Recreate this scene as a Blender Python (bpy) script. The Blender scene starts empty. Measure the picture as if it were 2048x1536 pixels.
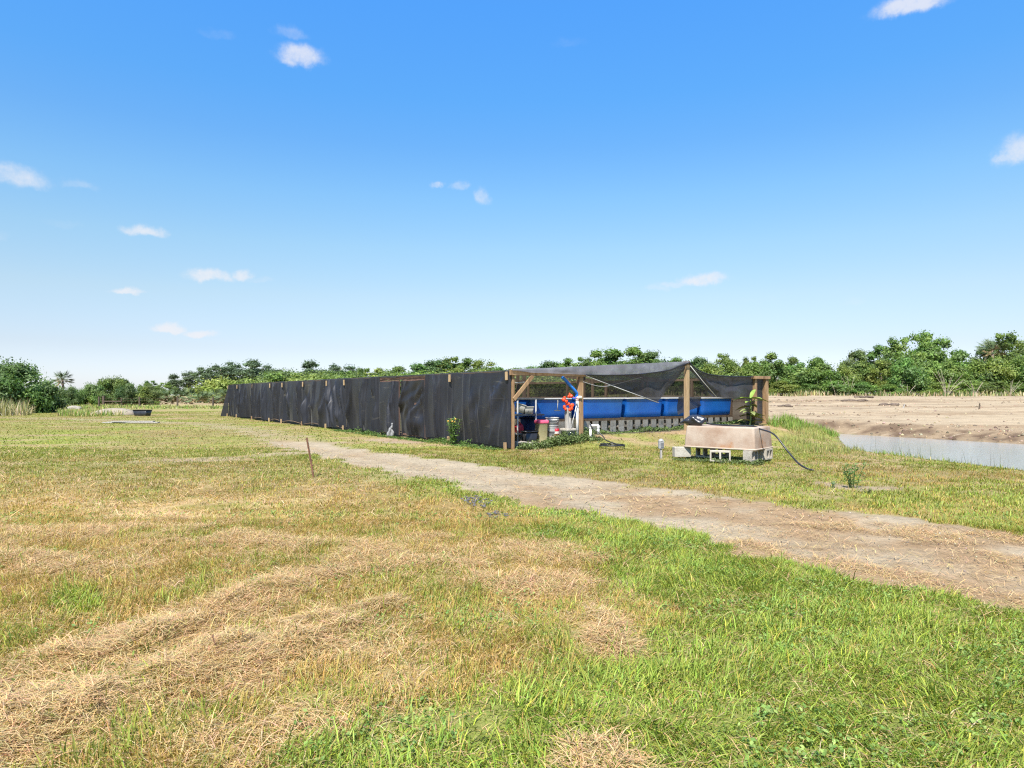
import bpy, math, random
import numpy as np
from mathutils import Vector
R = math.radians
scene = bpy.context.scene
col = scene.collection

# ------------------------------------------------------------------ camera
F = 1350.0; HC = 1.6; HZ = 788.0          # focal length in photo pixels, eye height, horizon row
cam_d = bpy.data.cameras.new('camera'); cam = bpy.data.objects.new('camera', cam_d); col.objects.link(cam)
cam.location = (0, 0, HC); cam.rotation_euler = (R(90), 0, 0)
cam_d.sensor_width = 36; cam_d.sensor_fit = 'HORIZONTAL'; cam_d.lens = 36*F/2048
cam_d.shift_y = (HZ-768)/2048; cam_d.clip_end = 5000; cam_d.clip_start = 0.05
scene.camera = cam

# ------------------------------------------------------------------ sky, sun, exposure
SUN_EL, SUN_AZ = R(55), R(194)             # azimuth clockwise from +Y
world = bpy.data.worlds.new('World'); scene.world = world; world.use_nodes = True
scene.view_settings.view_transform = 'Standard'; scene.view_settings.look = 'None'
scene.view_settings.gamma = 1.0; scene.view_settings.use_curve_mapping = False
scene.view_settings.exposure = 1.3
sl = bpy.data.lights.new('sun', 'SUN'); sl.energy = 4.0; sl.angle = R(0.6); sl.color = (1.0, .95, .87)
so = bpy.data.objects.new('sun', sl); col.objects.link(so)
sdir = Vector((math.sin(SUN_AZ)*math.cos(SUN_EL), math.cos(SUN_AZ)*math.cos(SUN_EL), math.sin(SUN_EL)))
so.rotation_euler = sdir.to_track_quat('Z', 'Y').to_euler(); so.location = sdir*60

class NT:
    """small helper to wire shader nodes"""
    def __init__(s, tree): s.t = tree; s.n = tree.nodes; s.l = tree.links
    def node(s, ty, **kw):
        n = s.n.new(ty)
        for k, v in kw.items(): setattr(n, k, v)
        return n
    def put(s, sock, v):
        if isinstance(v, bpy.types.NodeSocket): s.l.new(v, sock)
        elif v is not None:
            if sock.type == 'RGBA' and len(v) == 3: v = (*v, 1)
            sock.default_value = v
    def math(s, op, a, b=None, c=None, clamp=False):
        n = s.node('ShaderNodeMath', operation=op, use_clamp=clamp)
        s.put(n.inputs[0], a)
        if b is not None: s.put(n.inputs[1], b)
        if c is not None: s.put(n.inputs[2], c)
        return n.outputs[0]
    def mix(s, f, a, b, blend='MIX'):
        n = s.node('ShaderNodeMix', data_type='RGBA', blend_type=blend)
        s.put(n.inputs[0], f); s.put(n.inputs[6], a); s.put(n.inputs[7], b)
        return n.outputs[2]
    def noise(s, vec, scale, detail=4, rough=.55, dist=0):
        n = s.node('ShaderNodeTexNoise'); n.inputs['Scale'].default_value = scale
        n.inputs['Detail'].default_value = detail; n.inputs['Roughness'].default_value = rough
        n.inputs['Distortion'].default_value = dist
        if vec is not None: s.l.new(vec, n.inputs['Vector'])
        return n.outputs['Fac']
    def ramp(s, f, lo, hi):
        n = s.node('ShaderNodeMapRange'); n.interpolation_type = 'SMOOTHSTEP'
        s.put(n.inputs[0], f); n.inputs[1].default_value = lo; n.inputs[2].default_value = hi
        return n.outputs[0]
    def mapping(s, vec, scale):
        n = s.node('ShaderNodeMapping'); n.inputs['Scale'].default_value = scale; s.l.new(vec, n.inputs['Vector'])
        return n.outputs[0]

w = NT(world.node_tree); w.n.clear()
sky = w.node('ShaderNodeTexSky', sky_type='NISHITA', sun_disc=False)
sky.sun_elevation = SUN_EL; sky.sun_rotation = SUN_AZ; sky.altitude = 5; sky.air_density = 1.0
sky.dust_density = 0.35; sky.ozone_density = 2.0
SKY_STR = 0.105
tc = w.node('ShaderNodeTexCoord'); sep = w.node('ShaderNodeSeparateXYZ'); w.l.new(tc.outputs['Generated'], sep.inputs[0])
az = w.math('ARCTAN2', sep.outputs[0], sep.outputs[1]); el = w.math('ARCSINE', sep.outputs[2])
nz = w.node('ShaderNodeTexNoise'); nz.inputs['Scale'].default_value = 26; nz.inputs['Detail'].default_value = 7; nz.inputs['Roughness'].default_value = .62
w.l.new(tc.outputs['Generated'], nz.inputs['Vector'])
nsep = w.node('ShaderNodeSeparateColor'); w.l.new(nz.outputs['Color'], nsep.inputs[0])
# deep blue at the top of view, pale blue at the horizon: grade the sky by elevation
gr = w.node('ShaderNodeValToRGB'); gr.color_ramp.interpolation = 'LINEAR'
STOPS = [(0.0,(.50,.55,.77)),(3.7,(.52,.495,.565)),(7.9,(.62,.60,.57)),(12,(.61,.69,.66)),(16,(.53,.735,.78)),(20,(.42,.725,.89)),(23.5,(.36,.76,1.0)),(30,(.345,.83,1.2)),(38,(.5,.85,1.2)),(60,(1.3,1.35,1.4))]  # overhead stops, above the view, are brightened as added fill light
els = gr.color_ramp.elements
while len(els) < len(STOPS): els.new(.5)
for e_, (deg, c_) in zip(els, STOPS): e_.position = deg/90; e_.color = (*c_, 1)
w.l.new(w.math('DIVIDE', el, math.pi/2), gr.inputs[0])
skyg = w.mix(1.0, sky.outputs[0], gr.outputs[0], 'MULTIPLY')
azw = w.math('MULTIPLY_ADD', w.math('SUBTRACT', nsep.outputs[0], .5), .05, az)
elw = w.math('MULTIPLY_ADD', w.math('SUBTRACT', nsep.outputs[1], .5), .028, el)
# small fair-weather clouds: azimuth, elevation, half width, half height (degrees), density
CLOUDS = [(-17.4,25.4,2.3,1.0,.9),(-18.2,26.8,1.5,.6,.35),(-28.5,11.9,1.6,.6,.85),(-24.0,9.1,2.2,.62,.9),(-21.6,9.3,.8,.6,.7),
          (-29.6,7.55,1.3,.38,.8),(-26.9,4.95,1.4,.5,1.0),(-24.8,4.65,1.5,.42,1.0),(-36.4,14.5,2.2,.9,.65),(-32.9,14.6,1.4,.5,.35),
          (-2.5,16.3,.8,.9,.5),(-4.4,17.0,.9,.5,.4),(-6.2,17.1,.7,.4,.55),(15.9,9.2,2.2,.8,.95),(13.6,8.9,1.9,.4,.5),(30.5,26.4,2.8,1.0,1.0),
          (36.7,15.9,1.4,1.3,.8),(26.8,6.9,1.3,.5,.25),(-23.5,26.0,1.6,.5,.22),(5.0,27.3,2.2,.5,.16),(-33.5,11.8,1.6,.4,.18),(-20.5,9.0,1.2,.35,.3),(-38,10.5,1.6,.6,.3),(12.2,8.6,1.4,.4,.4),(20,7.5,2.5,.35,.14),(48,12,5,1.2,.9),(-50,9,5,1.0,.8),(60,20,6,1.5,.8),(-75,22,7,1.6,.9)]
tot = None
for ca, ce, ha, he, dn in CLOUDS:
    da = w.math('DIVIDE', w.math('SUBTRACT', azw, R(ca)), R(ha)); de = w.math('DIVIDE', w.math('SUBTRACT', elw, R(ce)), R(he))
    # flat-bottomed: squeeze the lower half
    de = w.math('MULTIPLY', de, w.math('MULTIPLY_ADD', w.math('LESS_THAN', de, 0.0), .5, 1.0))
    d = w.math('SQRT', w.math('ADD', w.math('MULTIPLY', da, da), w.math('MULTIPLY', de, de)))
    m = w.math('MULTIPLY', w.ramp(d, 1.30, .30), dn)
    tot = m if tot is None else w.math('MAXIMUM', tot, m)
nz2 = w.noise(tc.outputs['Generated'], 45, 8, .68)
tot = w.math('MULTIPLY', w.ramp(w.math('MULTIPLY', tot, w.math('MULTIPLY_ADD', nz2, 1.9, .05)), .03, 1.15), .78)
cl = w.mix(1.0, w.mix(0.0, (3.45, 3.45, 3.6), (3.45, 3.45, 3.6)), (1, 1, 1), 'MULTIPLY')
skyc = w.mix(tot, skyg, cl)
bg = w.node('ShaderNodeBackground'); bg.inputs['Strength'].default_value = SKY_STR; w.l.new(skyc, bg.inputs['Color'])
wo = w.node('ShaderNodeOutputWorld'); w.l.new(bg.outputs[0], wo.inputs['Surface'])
scene.cycles.max_bounces = 7; scene.cycles.transparent_max_bounces = 24
scene.cycles.diffuse_bounces = 3; scene.cycles.glossy_bounces = 2; scene.cycles.transmission_bounces = 4
scene.cycles.use_denoising = False; scene.cycles.filter_width = 1.2
scene.cycles.caustics_reflective = False; scene.cycles.caustics_refractive = False

# ------------------------------------------------------------------ numeric helpers
rng = np.random.default_rng(7); random.seed(7)
_tab = np.random.default_rng(99).random((256, 256))
def vnoise(x, y):
    xi = np.floor(x).astype(np.int64); yi = np.floor(y).astype(np.int64)
    fx = x-xi; fy = y-yi; fx = fx*fx*(3-2*fx); fy = fy*fy*(3-2*fy)
    a = _tab[xi & 255, yi & 255]; b = _tab[(xi+1) & 255, yi & 255]; c = _tab[xi & 255, (yi+1) & 255]; d = _tab[(xi+1) & 255, (yi+1) & 255]
    return (a*(1-fx)+b*fx)*(1-fy)+(c*(1-fx)+d*fx)*fy
def fbm(x, y, o=4, seed=0):
    x = np.asarray(x, float)+seed*17.31; y = np.asarray(y, float)+seed*9.77
    s = 0; a = .5; t = 0
    for k in range(o):
        s = s+a*vnoise(x, y); t += a; a *= .5; x = x*2.03+5.1; y = y*2.03+1.7
    return s/t
def sm(a, b, x):
    t = np.clip((np.asarray(x, float)-a)/(b-a), 0, 1); return t*t*(3-2*t)
def G(px, py, z=0.0):
    d = (HC-z)*F/(py-HZ); return ((px-1024)/F*d, d)
def segdist(X, Y, pts):
    best = np.full(np.shape(X), 1e9); along = np.zeros(np.shape(X))
    for i in range(len(pts)-1):
        ax, ay = pts[i]; bx, by = pts[i+1]; dx, dy = bx-ax, by-ay
        t = np.clip(((X-ax)*dx+(Y-ay)*dy)/(dx*dx+dy*dy), 0, 1)
        d = np.hypot(X-ax-t*dx, Y-ay-t*dy); m = d < best
        best = np.where(m, d, best); along = np.where(m, i+t, along)
    return best, along
def inpoly(X, Y, P):
    ins = np.zeros(np.shape(X), bool); n = len(P)
    for i in range(n):
        x1, y1 = P[i]; x2, y2 = P[(i+1) % n]
        if y1 == y2: continue
        c = ((y1 > Y) != (y2 > Y)) & (X < (x2-x1)*(Y-y1)/(y2-y1)+x1); ins ^= c
    return ins
def sdf(X, Y, P):
    d, _ = segdist(X, Y, list(P)+[P[0]]); return np.where(inpoly(X, Y, P), -d, d)

# ------------------------------------------------------------------ lie of the land
CX, CY, AU = 0.0, 19.29, R(35)                     # near corner of the shade house and its rotation
U = (math.cos(AU), math.sin(AU)); W = (-math.sin(AU), math.cos(AU))
def uw(X, Y):
    return (X-CX)*U[0]+(Y-CY)*U[1], (X-CX)*W[0]+(Y-CY)*W[1]
def P3(u, v, z=0): return (CX+u*U[0]+v*W[0], CY+u*U[1]+v*W[1], z)
WATER = -.25
POND = [(15.2,31.4),(13.3,27.3),(11.0,21.8),(10.75,19.4),(11.0,17.6),(11.4,15.3),(12.4,12.0),(14.4,8),(21,4),(34,-6),(44,-2),(30,8),(24.5,14.5),(18.9,24.6)]
SAND = [(10.5,26.5),(12.6,28.0),(15.1,31.9),(18.2,24.4),(24.0,14.2),(29.6,7.8),(46,-2),(140,-16),(140,72),(60,74),(20,79),(-10,66),(-9.2,53.6)]
def height(X, Y):
    X = np.asarray(X, float); Y = np.asarray(Y, float)
    u, v = uw(X, Y)
    z = (fbm(X*.12, Y*.12, 3, 3)-.5)*.10*sm(2, 12, np.hypot(X, Y))
    pad = sm(.3, 3.6, u)*(.30+.18*sm(6, 12, u))*sm(-2.2, .2, v)*(1-sm(13.2, 18, u))*(1-sm(28, 60, v))
    z = z*(1-.8*sm(-.5, .3, pad))+pad
    z = z+1.25*sm(30, 72, Y)*sm(-2, 14, X)+.25*sm(26, 33, Y)*sm(8, 16, X)
    z = z+(fbm(X*.5, Y*.13, 3, 8)-.5)*.20*sm(30, 40, Y)*sm(8, 16, X)
    d = sdf(X, Y, POND)
    far = inpoly(X, Y, SAND)
    run = np.where(far, 2.3, 1.1)
    z = z+np.where(far, .07*sm(6, .8, d), 0)+np.where(far, (fbm(X*1.9, Y*1.9, 3, 36)-.5)*.26*sm(3.4, 1.0, d), 0)
    lip = np.where(far, .12*fbm(X*.8, Y*.8, 3, 4), 0)
    t = sm(0, 1, np.clip(d-.0, 0, None)/run+lip*(d > 0)*(d < run))
    zp = np.where(d > 0, WATER*(1-t)+z*t, WATER-np.clip(-d*.35, 0, .6))
    return zp
ROADF = ([-6,0,2.9,6,10.4,16,20,24.8,30], [9.8,9.5,9.2,8.75,8.3,7.9,7.65,7.4,7.2])
ROADN = ([-6,1.9,10,18.4,22,24.8,30], [5.9,5.91,5.95,5.94,6.15,6.5,6.9])
def road_av(X, Y): return X*-.577+Y*.816, X*.816+Y*.577
# rows of cut hay lying in the meadow: points on the ground and half width
def GP(*p): return [G(x, y) for x, y in p]
HAY = [(GP((-140,1540),(0,1470),(250,1390),(450,1330),(580,1292)), .26, .12), (GP((-120,1395),(0,1345),(150,1330),(280,1285),(420,1215),(560,1180)), .23, .07),
       (GP((250,1285),(420,1235),(600,1165),(760,1130),(930,1140),(1180,1195)), .30, .018, .75), (GP((-250,1085),(0,1078),(300,1068),(520,1090),(720,1112)), .42, .03, .8),
       (GP((-200,1120),(0,1128),(110,1138)), .22, .07), (GP((-100,1455),(60,1412),(230,1352),(420,1300),(620,1262),(760,1225)), .13, .05),
       (GP((1165,1230),(1200,1262),(1215,1310)), .11, .05), (GP((1140,1520),(1230,1515)), .12, .03),
       (GP((870,1085),(1000,1105),(1150,1110)), .35, .015, .7), (GP((250,1030),(360,1040)), .3, .02)]
def haymask(X, Y):
    wx = X+(fbm(X*1.7, Y*1.7, 4, 5)-.5)*.5; wy = Y+(fbm(X*1.7, Y*1.7, 4, 6)-.5)*.6
    brk = sm(.30, .52, fbm(X*2.6, Y*2.6, 3, 16)); tuft = fbm(X*7, Y*7, 2, 9)
    m = np.zeros(np.shape(X)); hz = np.zeros(np.shape(X))
    for pts, hw, hh, *dn in HAY:
        d, _ = segdist(wx, wy, pts); k = sm(2.1, .5, d/hw)*(.45+.55*brk if not dn else brk*dn[0]); m = np.maximum(m, k)
        hz = np.maximum(hz, hh*.72*sm(1.3, .25, d/hw)*(.25+.75*brk)*(.1+1.5*tuft))
    return m, hz
def cover(X, Y):
    """what grows where: lush green, standing gold, lying hay, bare soil"""
    X = np.asarray(X, float); Y = np.asarray(Y, float)
    Yc = np.maximum(Y, 1.3); px = 1024+F*X/Yc; py = HZ+HC*F/Yc
    n1 = fbm(X*.35, Y*.35, 4, 1); n2 = fbm(X*1.1, Y*1.1, 4, 2); n3 = fbm(X*3.5, Y*3.5, 3, 7)
    nl = fbm(X*.35, Y*.9, 4, 12)
    a, v = road_av(X, Y)
    wob = (n2-.5)*.9+(n3-.5)*.6
    vn = np.interp(a, *ROADN); vf = np.interp(a, *ROADF)
    road = sm(-.12, .12, v-vn+wob)*sm(.12, -.12, v-vf+wob)*sm(27, 22, a+3*(n1-.5))
    trackl, _ = segdist(X, Y, GP((-400,965),(0,946),(150,938),(300,926),(430,918),(590,905)))
    track = sm(.95, .15, trackl+(n2-.5)*1.6)*.8*sm(.35, .55, nl+.3*(n2-.5))
    tr2, _ = segdist(X, Y, [(-6.5,22.5),(-10,27.5),(-16,36),(-30,44),(-60,52)])
    track = np.maximum(track, sm(1.2, .3, tr2+(n2-.5)*2.2)*.55)
    ring, _ = segdist(X, Y, GP((1640,965),(1720,978),(1790,975)))
    track = np.maximum(track, sm(.35, .1, ring+(n2-.5)*.4)*.9)
    doorp, _ = segdist(X, Y, [(-4.5,23.5),(-3.4,22.4)]); track = np.maximum(track, sm(.9, .4, doorp+(n2-.5)*.6))
    near = v < (vn+vf)/2
    bx = np.interp(py, [880,960,1010,1050,1100,1150,1200,1250,1300,1350,1400,1450,1536,1800], [760,900,980,1080,1160,1240,1270,1250,1170,1050,930,820,620,420])
    edge = sm(1.1, .2, vn-v)*.75*sm(21, 12, Y)
    lush = np.where(near, np.maximum(sm(-170, 190, px-bx+520*(n2-.5)+200*(n3-.5)), edge), .0)
    patch = sm(80, 20, np.hypot((px-150), (py-1200)*1.6)+60*(n3-.5))
    patch = np.maximum(patch, sm(90, 25, np.hypot((px-720), (py-1265)*1.6)+80*(n3-.5))*.6)
    lush = np.maximum(lush, patch*.8)
    mid = sm(11.5, 15.5, Y+2*(n1-.5))
    farg = np.clip(.66+1.5*(n1-.5)+2.0*(nl-.5), .05, .95)
    green = np.where(near, lush*(1-mid)+mid*np.maximum(farg, lush), np.clip(.66+1.3*(n1-.5)+2.0*(n2-.5), .05, .95))
    green = np.where(near & (Y < 14), np.maximum(green, np.clip((n3-.48)*1.3+(n2-.48)*1.5, 0, .55)*(1-mid)), green)
    hay, hz = haymask(X, Y)
    loose = np.where(near, sm(.53, .66, fbm(X*1.3+3, Y*1.3, 4, 26))*.42*(1-mid)*(1-lush*.92)*sm(1000, 700, px), 0); hay = np.maximum(hay, loose); hz = hz+.02*loose*fbm(X*7, Y*7, 2, 9)
    hay = hay*(1-.9*road); hz = hz*(1-road)
    thin = sm(.52, .68, nl+.25*(n3-.5))*mid*.8
    thin = np.where(~near, np.maximum(thin, sm(.56, .70, n2+.2*(n3-.5))*.55), thin)
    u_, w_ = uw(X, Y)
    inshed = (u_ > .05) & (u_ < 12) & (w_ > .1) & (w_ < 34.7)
    d = sdf(X, Y, POND)
    jw = sm(1, 4, d); sand = inpoly(X+(n1-.5)*jw, Y+(n2-.5)*jw, SAND)
    return dict(px=px, py=py, n1=n1, n2=n2, n3=n3, nl=nl, road=road, track=track, near=near, green=green, lush=lush, hay=hay, hz=hz, thin=thin, inshed=inshed, pond=d, sand=sand, a=a, v=v, vn=vn, vf=vf, mid=mid)
def L3(a, b, t): return np.asarray(a)*(1-t[:, None])+np.asarray(b)*t[:, None]
C_LUSH = (.235,.305,.047); C_GREEN = (.245,.285,.05); C_GOLD = (.41,.275,.078); C_HAY = (.60,.435,.235); C_SOIL = (.15,.105,.065)
C_ROAD = (.30,.245,.165); C_ROADB = (.25,.17,.095); C_SAND = (.325,.255,.165); C_BANK = (.235,.172,.105)
def ground_colour(X, Y, c):
    gold = L3(C_GOLD, (.28,.215,.095), sm(8, 13, Y))
    k = (gold*(1-c['green'])[:, None]+np.asarray(C_GREEN)*c['green'][:, None])*((.80+.4*c['n3'])*(1-.20*sm(9, 16, Y)))[:, None]
    k = L3(k, C_LUSH, c['lush']*.6)
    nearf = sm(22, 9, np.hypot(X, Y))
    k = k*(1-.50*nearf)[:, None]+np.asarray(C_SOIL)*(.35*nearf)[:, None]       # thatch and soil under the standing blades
    k = L3(k, C_HAY, c['hay']*.75)
    k = L3(k, (.30,.205,.12), c['thin'])
    k = L3(k, L3(np.broadcast_to(C_ROAD, k.shape), (.27,.19,.12), np.clip(c['n2']*2-.6, 0, 1)), c['track'])
    midr = np.exp(-((c['v']-(c['vn']+c['vf'])*.5)/.28)**2)
    straw = np.clip(.25*midr+sm(.44, .60, c['nl']*.45+c['n2']*.55)*sm(12, 4.5, c['a'])+sm(.50,.66,c['n2'])*.35, 0, 1)
    rc = L3(C_ROAD, C_ROADB, straw)*(.86+.28*c['n3'])[:, None]
    k = L3(k, rc, c['road'])
    s = c['sand'].astype(float)
    bands = sm(.48, .66, fbm(X*.06, Y*.5, 5, 21)+.12*(c['n3']-.5))
    sc = L3(C_SAND, (.23,.165,.10), bands*.85)*(.85+.3*c['n2'])[:, None]
    rill = fbm(X*2.4, Y*2.4, 3, 33)
    sc = L3(sc, L3(np.broadcast_to(C_BANK, sc.shape), (.10,.065,.04), sm(.5, .66, rill)), sm(2.3, 1.3, c['pond']+.8*(c['n2']-.5))*.95)
    sc = L3(sc, (.33,.17,.075), sm(66, 70, Y)*.8)
    k = L3(k, sc, s)
    shore = sm(.35, .0, c['pond'])*np.where(c['pond'] < 0, 1, 1-s); k = L3(k, (.15,.12,.07), shore*.8)
    farf = (~c['sand'])*sm(85, 110, Y)*sm(-20, -30, X)*sm(-400,-10,-np.abs(X)); k = L3(k, (.42,.31,.2), farf*.7)
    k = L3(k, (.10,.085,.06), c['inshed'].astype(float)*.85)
    return k

# ------------------------------------------------------------------ object helpers
def tag(o, label=None, cat=None, group=None, kind=None):
    if label: o['label'] = label
    if cat: o['category'] = cat
    if group: o['group'] = group
    if kind: o['kind'] = kind
    return o
def thing(name, label, cat, loc=(0, 0, 0), rz=0, group=None):
    o = bpy.data.objects.new(name, None); col.objects.link(o); o.location = loc; o.rotation_euler = (0, 0, rz)
    o.empty_display_size = .2
    return tag(o, label, cat, group)
def copy_tree(o, parent=None):
    c = o.copy(); col.objects.link(c); c.parent = parent
    for ch in list(o.children): copy_tree(ch, c)
    return c
def link(name, me, parent=None, mat=None):
    if mat is not None: me.materials.append(mat)
    o = bpy.data.objects.new(name, me); col.objects.link(o)
    if parent is not None: o.parent = parent
    return o
def fast_mesh(name, verts, loops, starts, colors=None, smooth=False):
    me = bpy.data.meshes.new(name); nv = len(verts)
    me.vertices.add(nv); me.vertices.foreach_set('co', np.ascontiguousarray(verts, np.float32).ravel())
    me.loops.add(len(loops)); me.loops.foreach_set('vertex_index', np.asarray(loops, np.int32))
    me.polygons.add(len(starts)); me.polygons.foreach_set('loop_start', np.asarray(starts, np.int32))
    if smooth: me.polygons.foreach_set('use_smooth', np.ones(len(starts), bool))
    if colors is not None:
        at = me.color_attributes.new('Col', 'FLOAT_COLOR', 'POINT')
        c4 = np.ones((nv, 4), np.float32); c4[:, :3] = colors; at.data.foreach_set('color', c4.ravel())
    me.update(calc_edges=True); me.validate()
    return me
class MB:
    """collects shapes; build() links them as one mesh object"""
    def __init__(s): s.v = []; s.f = []; s.sm = []
    def add(s, vs, fs, smooth=False):
        b = len(s.v); s.v += [tuple(x) for x in vs]; s.f += [tuple(b+i for i in f) for f in fs]; s.sm += [smooth]*len(fs); return s
    def box(s, c, d, rz=0, rx=0, ry=0, taper=1.0):
        from mathutils import Euler
        m = Euler((rx, ry, rz)).to_matrix(); x, y, z = d[0]/2, d[1]/2, d[2]/2; t = taper
        b = min(x, y, z)*.12
        vs = []; 
        for (sx, sy, sz) in ((-1,-1,-1),(1,-1,-1),(1,1,-1),(-1,1,-1),(-1,-1,1),(1,-1,1),(1,1,1),(-1,1,1)):
            k = t if sz > 0 else 1
            vs.append(Vector(c)+m @ Vector((sx*x*k, sy*y*k, sz*z)))
        return s.add(vs, ((0,3,2,1),(4,5,6,7),(0,1,5,4),(1,2,6,5),(2,3,7,6),(3,0,4,7)))
    def beam(s, a, b, wd, th, up=(0, 0, 1)):
        a = Vector(a); b = Vector(b); d = (b-a).normalized(); up = Vector(up)
        if abs(d.dot(up)) > .98: up = Vector((1, 0, 0))
        x = d.cross(up).normalized(); y = x.cross(d).normalized()
        vs = [p+x*sx*wd/2+y*sy*th/2 for p in (a, b) for sx, sy in ((-1,-1),(1,-1),(1,1),(-1,1))]
        return s.add(vs, ((0,1,2,3),(7,6,5,4),(0,4,5,1),(1,5,6,2),(2,6,7,3),(3,7,4,0)))
    def tube(s, pts, r, n=8, caps=True):
        pts = [Vector(p) for p in pts]; rs = r if isinstance(r, (list, tuple)) else [r]*len(pts)
        vs = []; fs = []; ref = Vector((0, 0, 1))
        for i, p in enumerate(pts):
            d = (pts[min(i+1, len(pts)-1)]-pts[max(i-1, 0)]).normalized()
            q = ref if abs(d.dot(ref)) < .95 else Vector((1, 0, 0))
            x = d.cross(q).normalized(); y = d.cross(x).normalized()
            vs += [p+(x*math.cos(t)+y*math.sin(t))*rs[i] for t in (2*math.pi*k/n for k in range(n))]
        for i in range(len(pts)-1):
            for k in range(n):
                fs.append((i*n+k, i*n+(k+1) % n, (i+1)*n+(k+1) % n, (i+1)*n+k))
        if caps: fs += [tuple(range(n-1, -1, -1)), tuple((len(pts)-1)*n+k for k in range(n))]
        return s.add(vs, fs, True)
    def lathe(s, prof, c=(0, 0, 0), n=24):
        vs = []; fs = []
        for r, z in prof: vs += [(c[0]+r*math.cos(2*math.pi*k/n), c[1]+r*math.sin(2*math.pi*k/n), c[2]+z) for k in range(n)]
        for i in range(len(prof)-1):
            for k in range(n): fs.append((i*n+k, i*n+(k+1) % n, (i+1)*n+(k+1) % n, (i+1)*n+k))
        return s.add(vs, fs, True)
    def blob(s, c, r, seed=0, n=14, m=9, amp=.18):
        rn = np.random.default_rng(seed); ph = rn.random(6)*6; vs = []; fs = []
        for i in range(m+1):
            th = math.pi*i/m
            for k in range(n):
                f = 2*math.pi*k/n; q = 1+amp*(math.sin(3*f+ph[0]+2*th)*.5+math.sin(2*th+ph[1])*.3+math.sin(5*f-3*th+ph[2])*.35)*math.sin(th)
                vs.append((c[0]+r[0]*q*math.sin(th)*math.cos(f), c[1]+r[1]*q*math.sin(th)*math.sin(f), c[2]+r[2]*q*math.cos(th)))
        for i in range(m):
            for k in range(n): fs.append((i*n+k, (i+1)*n+k, (i+1)*n+(k+1) % n, i*n+(k+1) % n))
        return s.add(vs, fs, True)
    def build(s, name, mat, parent=None, bevel=0.0):
        me = bpy.data.meshes.new(name); me.from_pydata([tuple(v) for v in s.v], [], s.f)
        me.polygons.foreach_set('use_smooth', s.sm); me.update()
        o = link(name, me, parent, mat)
        if bevel:
            bm = o.modifiers.new('bevel', 'BEVEL'); bm.width = bevel; bm.segments = 2; bm.limit_method = 'ANGLE'
        return o
def spline(pts, n=8):
    P = [Vector(p) for p in pts]; P = [P[0]*2-P[1]]+P+[P[-1]*2-P[-2]]; out = []
    for i in range(1, len(P)-2):
        a, b, c, d = P[i-1], P[i], P[i+1], P[i+2]
        for k in range(n):
            t = k/n; out.append(.5*((2*b)+(c-a)*t+(2*a-5*b+4*c-d)*t*t+(3*b-a-3*c+d)*t**3))
    out.append(P[-2]); return out
def hz1(x, y): return float(height(np.array([x]), np.array([y]))[0])

# ------------------------------------------------------------------ materials
def newmat(name):
    m = bpy.data.materials.new(name); m.use_nodes = True; t = NT(m.node_tree); t.n.clear()
    out = t.node('ShaderNodeOutputMaterial'); return m, t, out
def pm(name, c1, c2, scale=6, rough=.7, bump=.2, spec=.3, stretch=(1, 1, 1), c3=None, s3=2.0, t3=(.55, .7), metal=0, bscale=None, rand=0):
    m, t, out = newmat(name); tc = t.node('ShaderNodeTexCoord'); oi0 = t.node('ShaderNodeObjectInfo'); of = t.node('ShaderNodeVectorMath', operation='ADD')
    t.l.new(tc.outputs['Object'], of.inputs[0]); t.l.new(t.math('MULTIPLY', oi0.outputs['Random'], 37), of.inputs[1]); vec = t.mapping(of.outputs[0], stretch)
    f = t.ramp(t.noise(vec, scale, 6, .62), .3, .7); c = t.mix(f, c1, c2)
    if c3 is not None: c = t.mix(t.ramp(t.noise(vec, s3, 5, .6), *t3), c, c3)
    if rand:
        oi = t.node('ShaderNodeObjectInfo'); h = t.node('ShaderNodeHueSaturation'); t.l.new(c, h.inputs['Color'])
        t.l.new(t.math('MULTIPLY_ADD', oi.outputs['Random'], rand, 1-rand/2), h.inputs['Value']); c = h.outputs[0]
    b = t.node('ShaderNodeBsdfPrincipled'); t.l.new(c, b.inputs['Base Color'])
    b.inputs['Roughness'].default_value = rough; b.inputs['Specular IOR Level'].default_value = spec; b.inputs['Metallic'].default_value = metal
    if bump:
        bn = t.node('ShaderNodeBump'); bn.inputs['Strength'].default_value = bump; bn.inputs['Distance'].default_value = .02
        t.l.new(t.noise(vec, bscale or scale*3, 6, .65), bn.inputs['Height']); t.l.new(bn.outputs[0], b.inputs['Normal'])
    t.l.new(b.outputs[0], out.inputs['Surface']); return m
def leafmat(name, tint=(1, 1, 1), trans=.35, objrand=.35, rough=.55):
    m, t, out = newmat(name); at = t.node('ShaderNodeAttribute', attribute_name='Col'); c = t.mix(1.0, at.outputs['Color'], tint, 'MULTIPLY')
    if objrand:
        oi = t.node('ShaderNodeObjectInfo'); h = t.node('ShaderNodeHueSaturation'); t.l.new(c, h.inputs['Color'])
        t.l.new(t.math('MULTIPLY_ADD', oi.outputs['Random'], objrand, 1-objrand/2), h.inputs['Value'])
        r2 = t.math('FRACT', t.math('MULTIPLY', oi.outputs['Random'], 7.31)); t.l.new(t.math('MULTIPLY_ADD', r2, .045, .478), h.inputs['Hue']); c = h.outputs[0]
    d = t.node('ShaderNodeBsdfPrincipled'); t.l.new(c, d.inputs['Base Color']); d.inputs['Roughness'].default_value = rough; d.inputs['Specular IOR Level'].default_value = .25
    tr = t.node('ShaderNodeBsdfTranslucent'); t.l.new(t.mix(1.0, c, (1.1, 1.15, .6), 'MULTIPLY'), tr.inputs['Color'])
    mx = t.node('ShaderNodeMixShader'); mx.inputs[0].default_value = trans; t.l.new(d.outputs[0], mx.inputs[1]); t.l.new(tr.outputs[0], mx.inputs[2])
    t.l.new(mx.outputs[0], out.inputs['Surface']); return m
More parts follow.
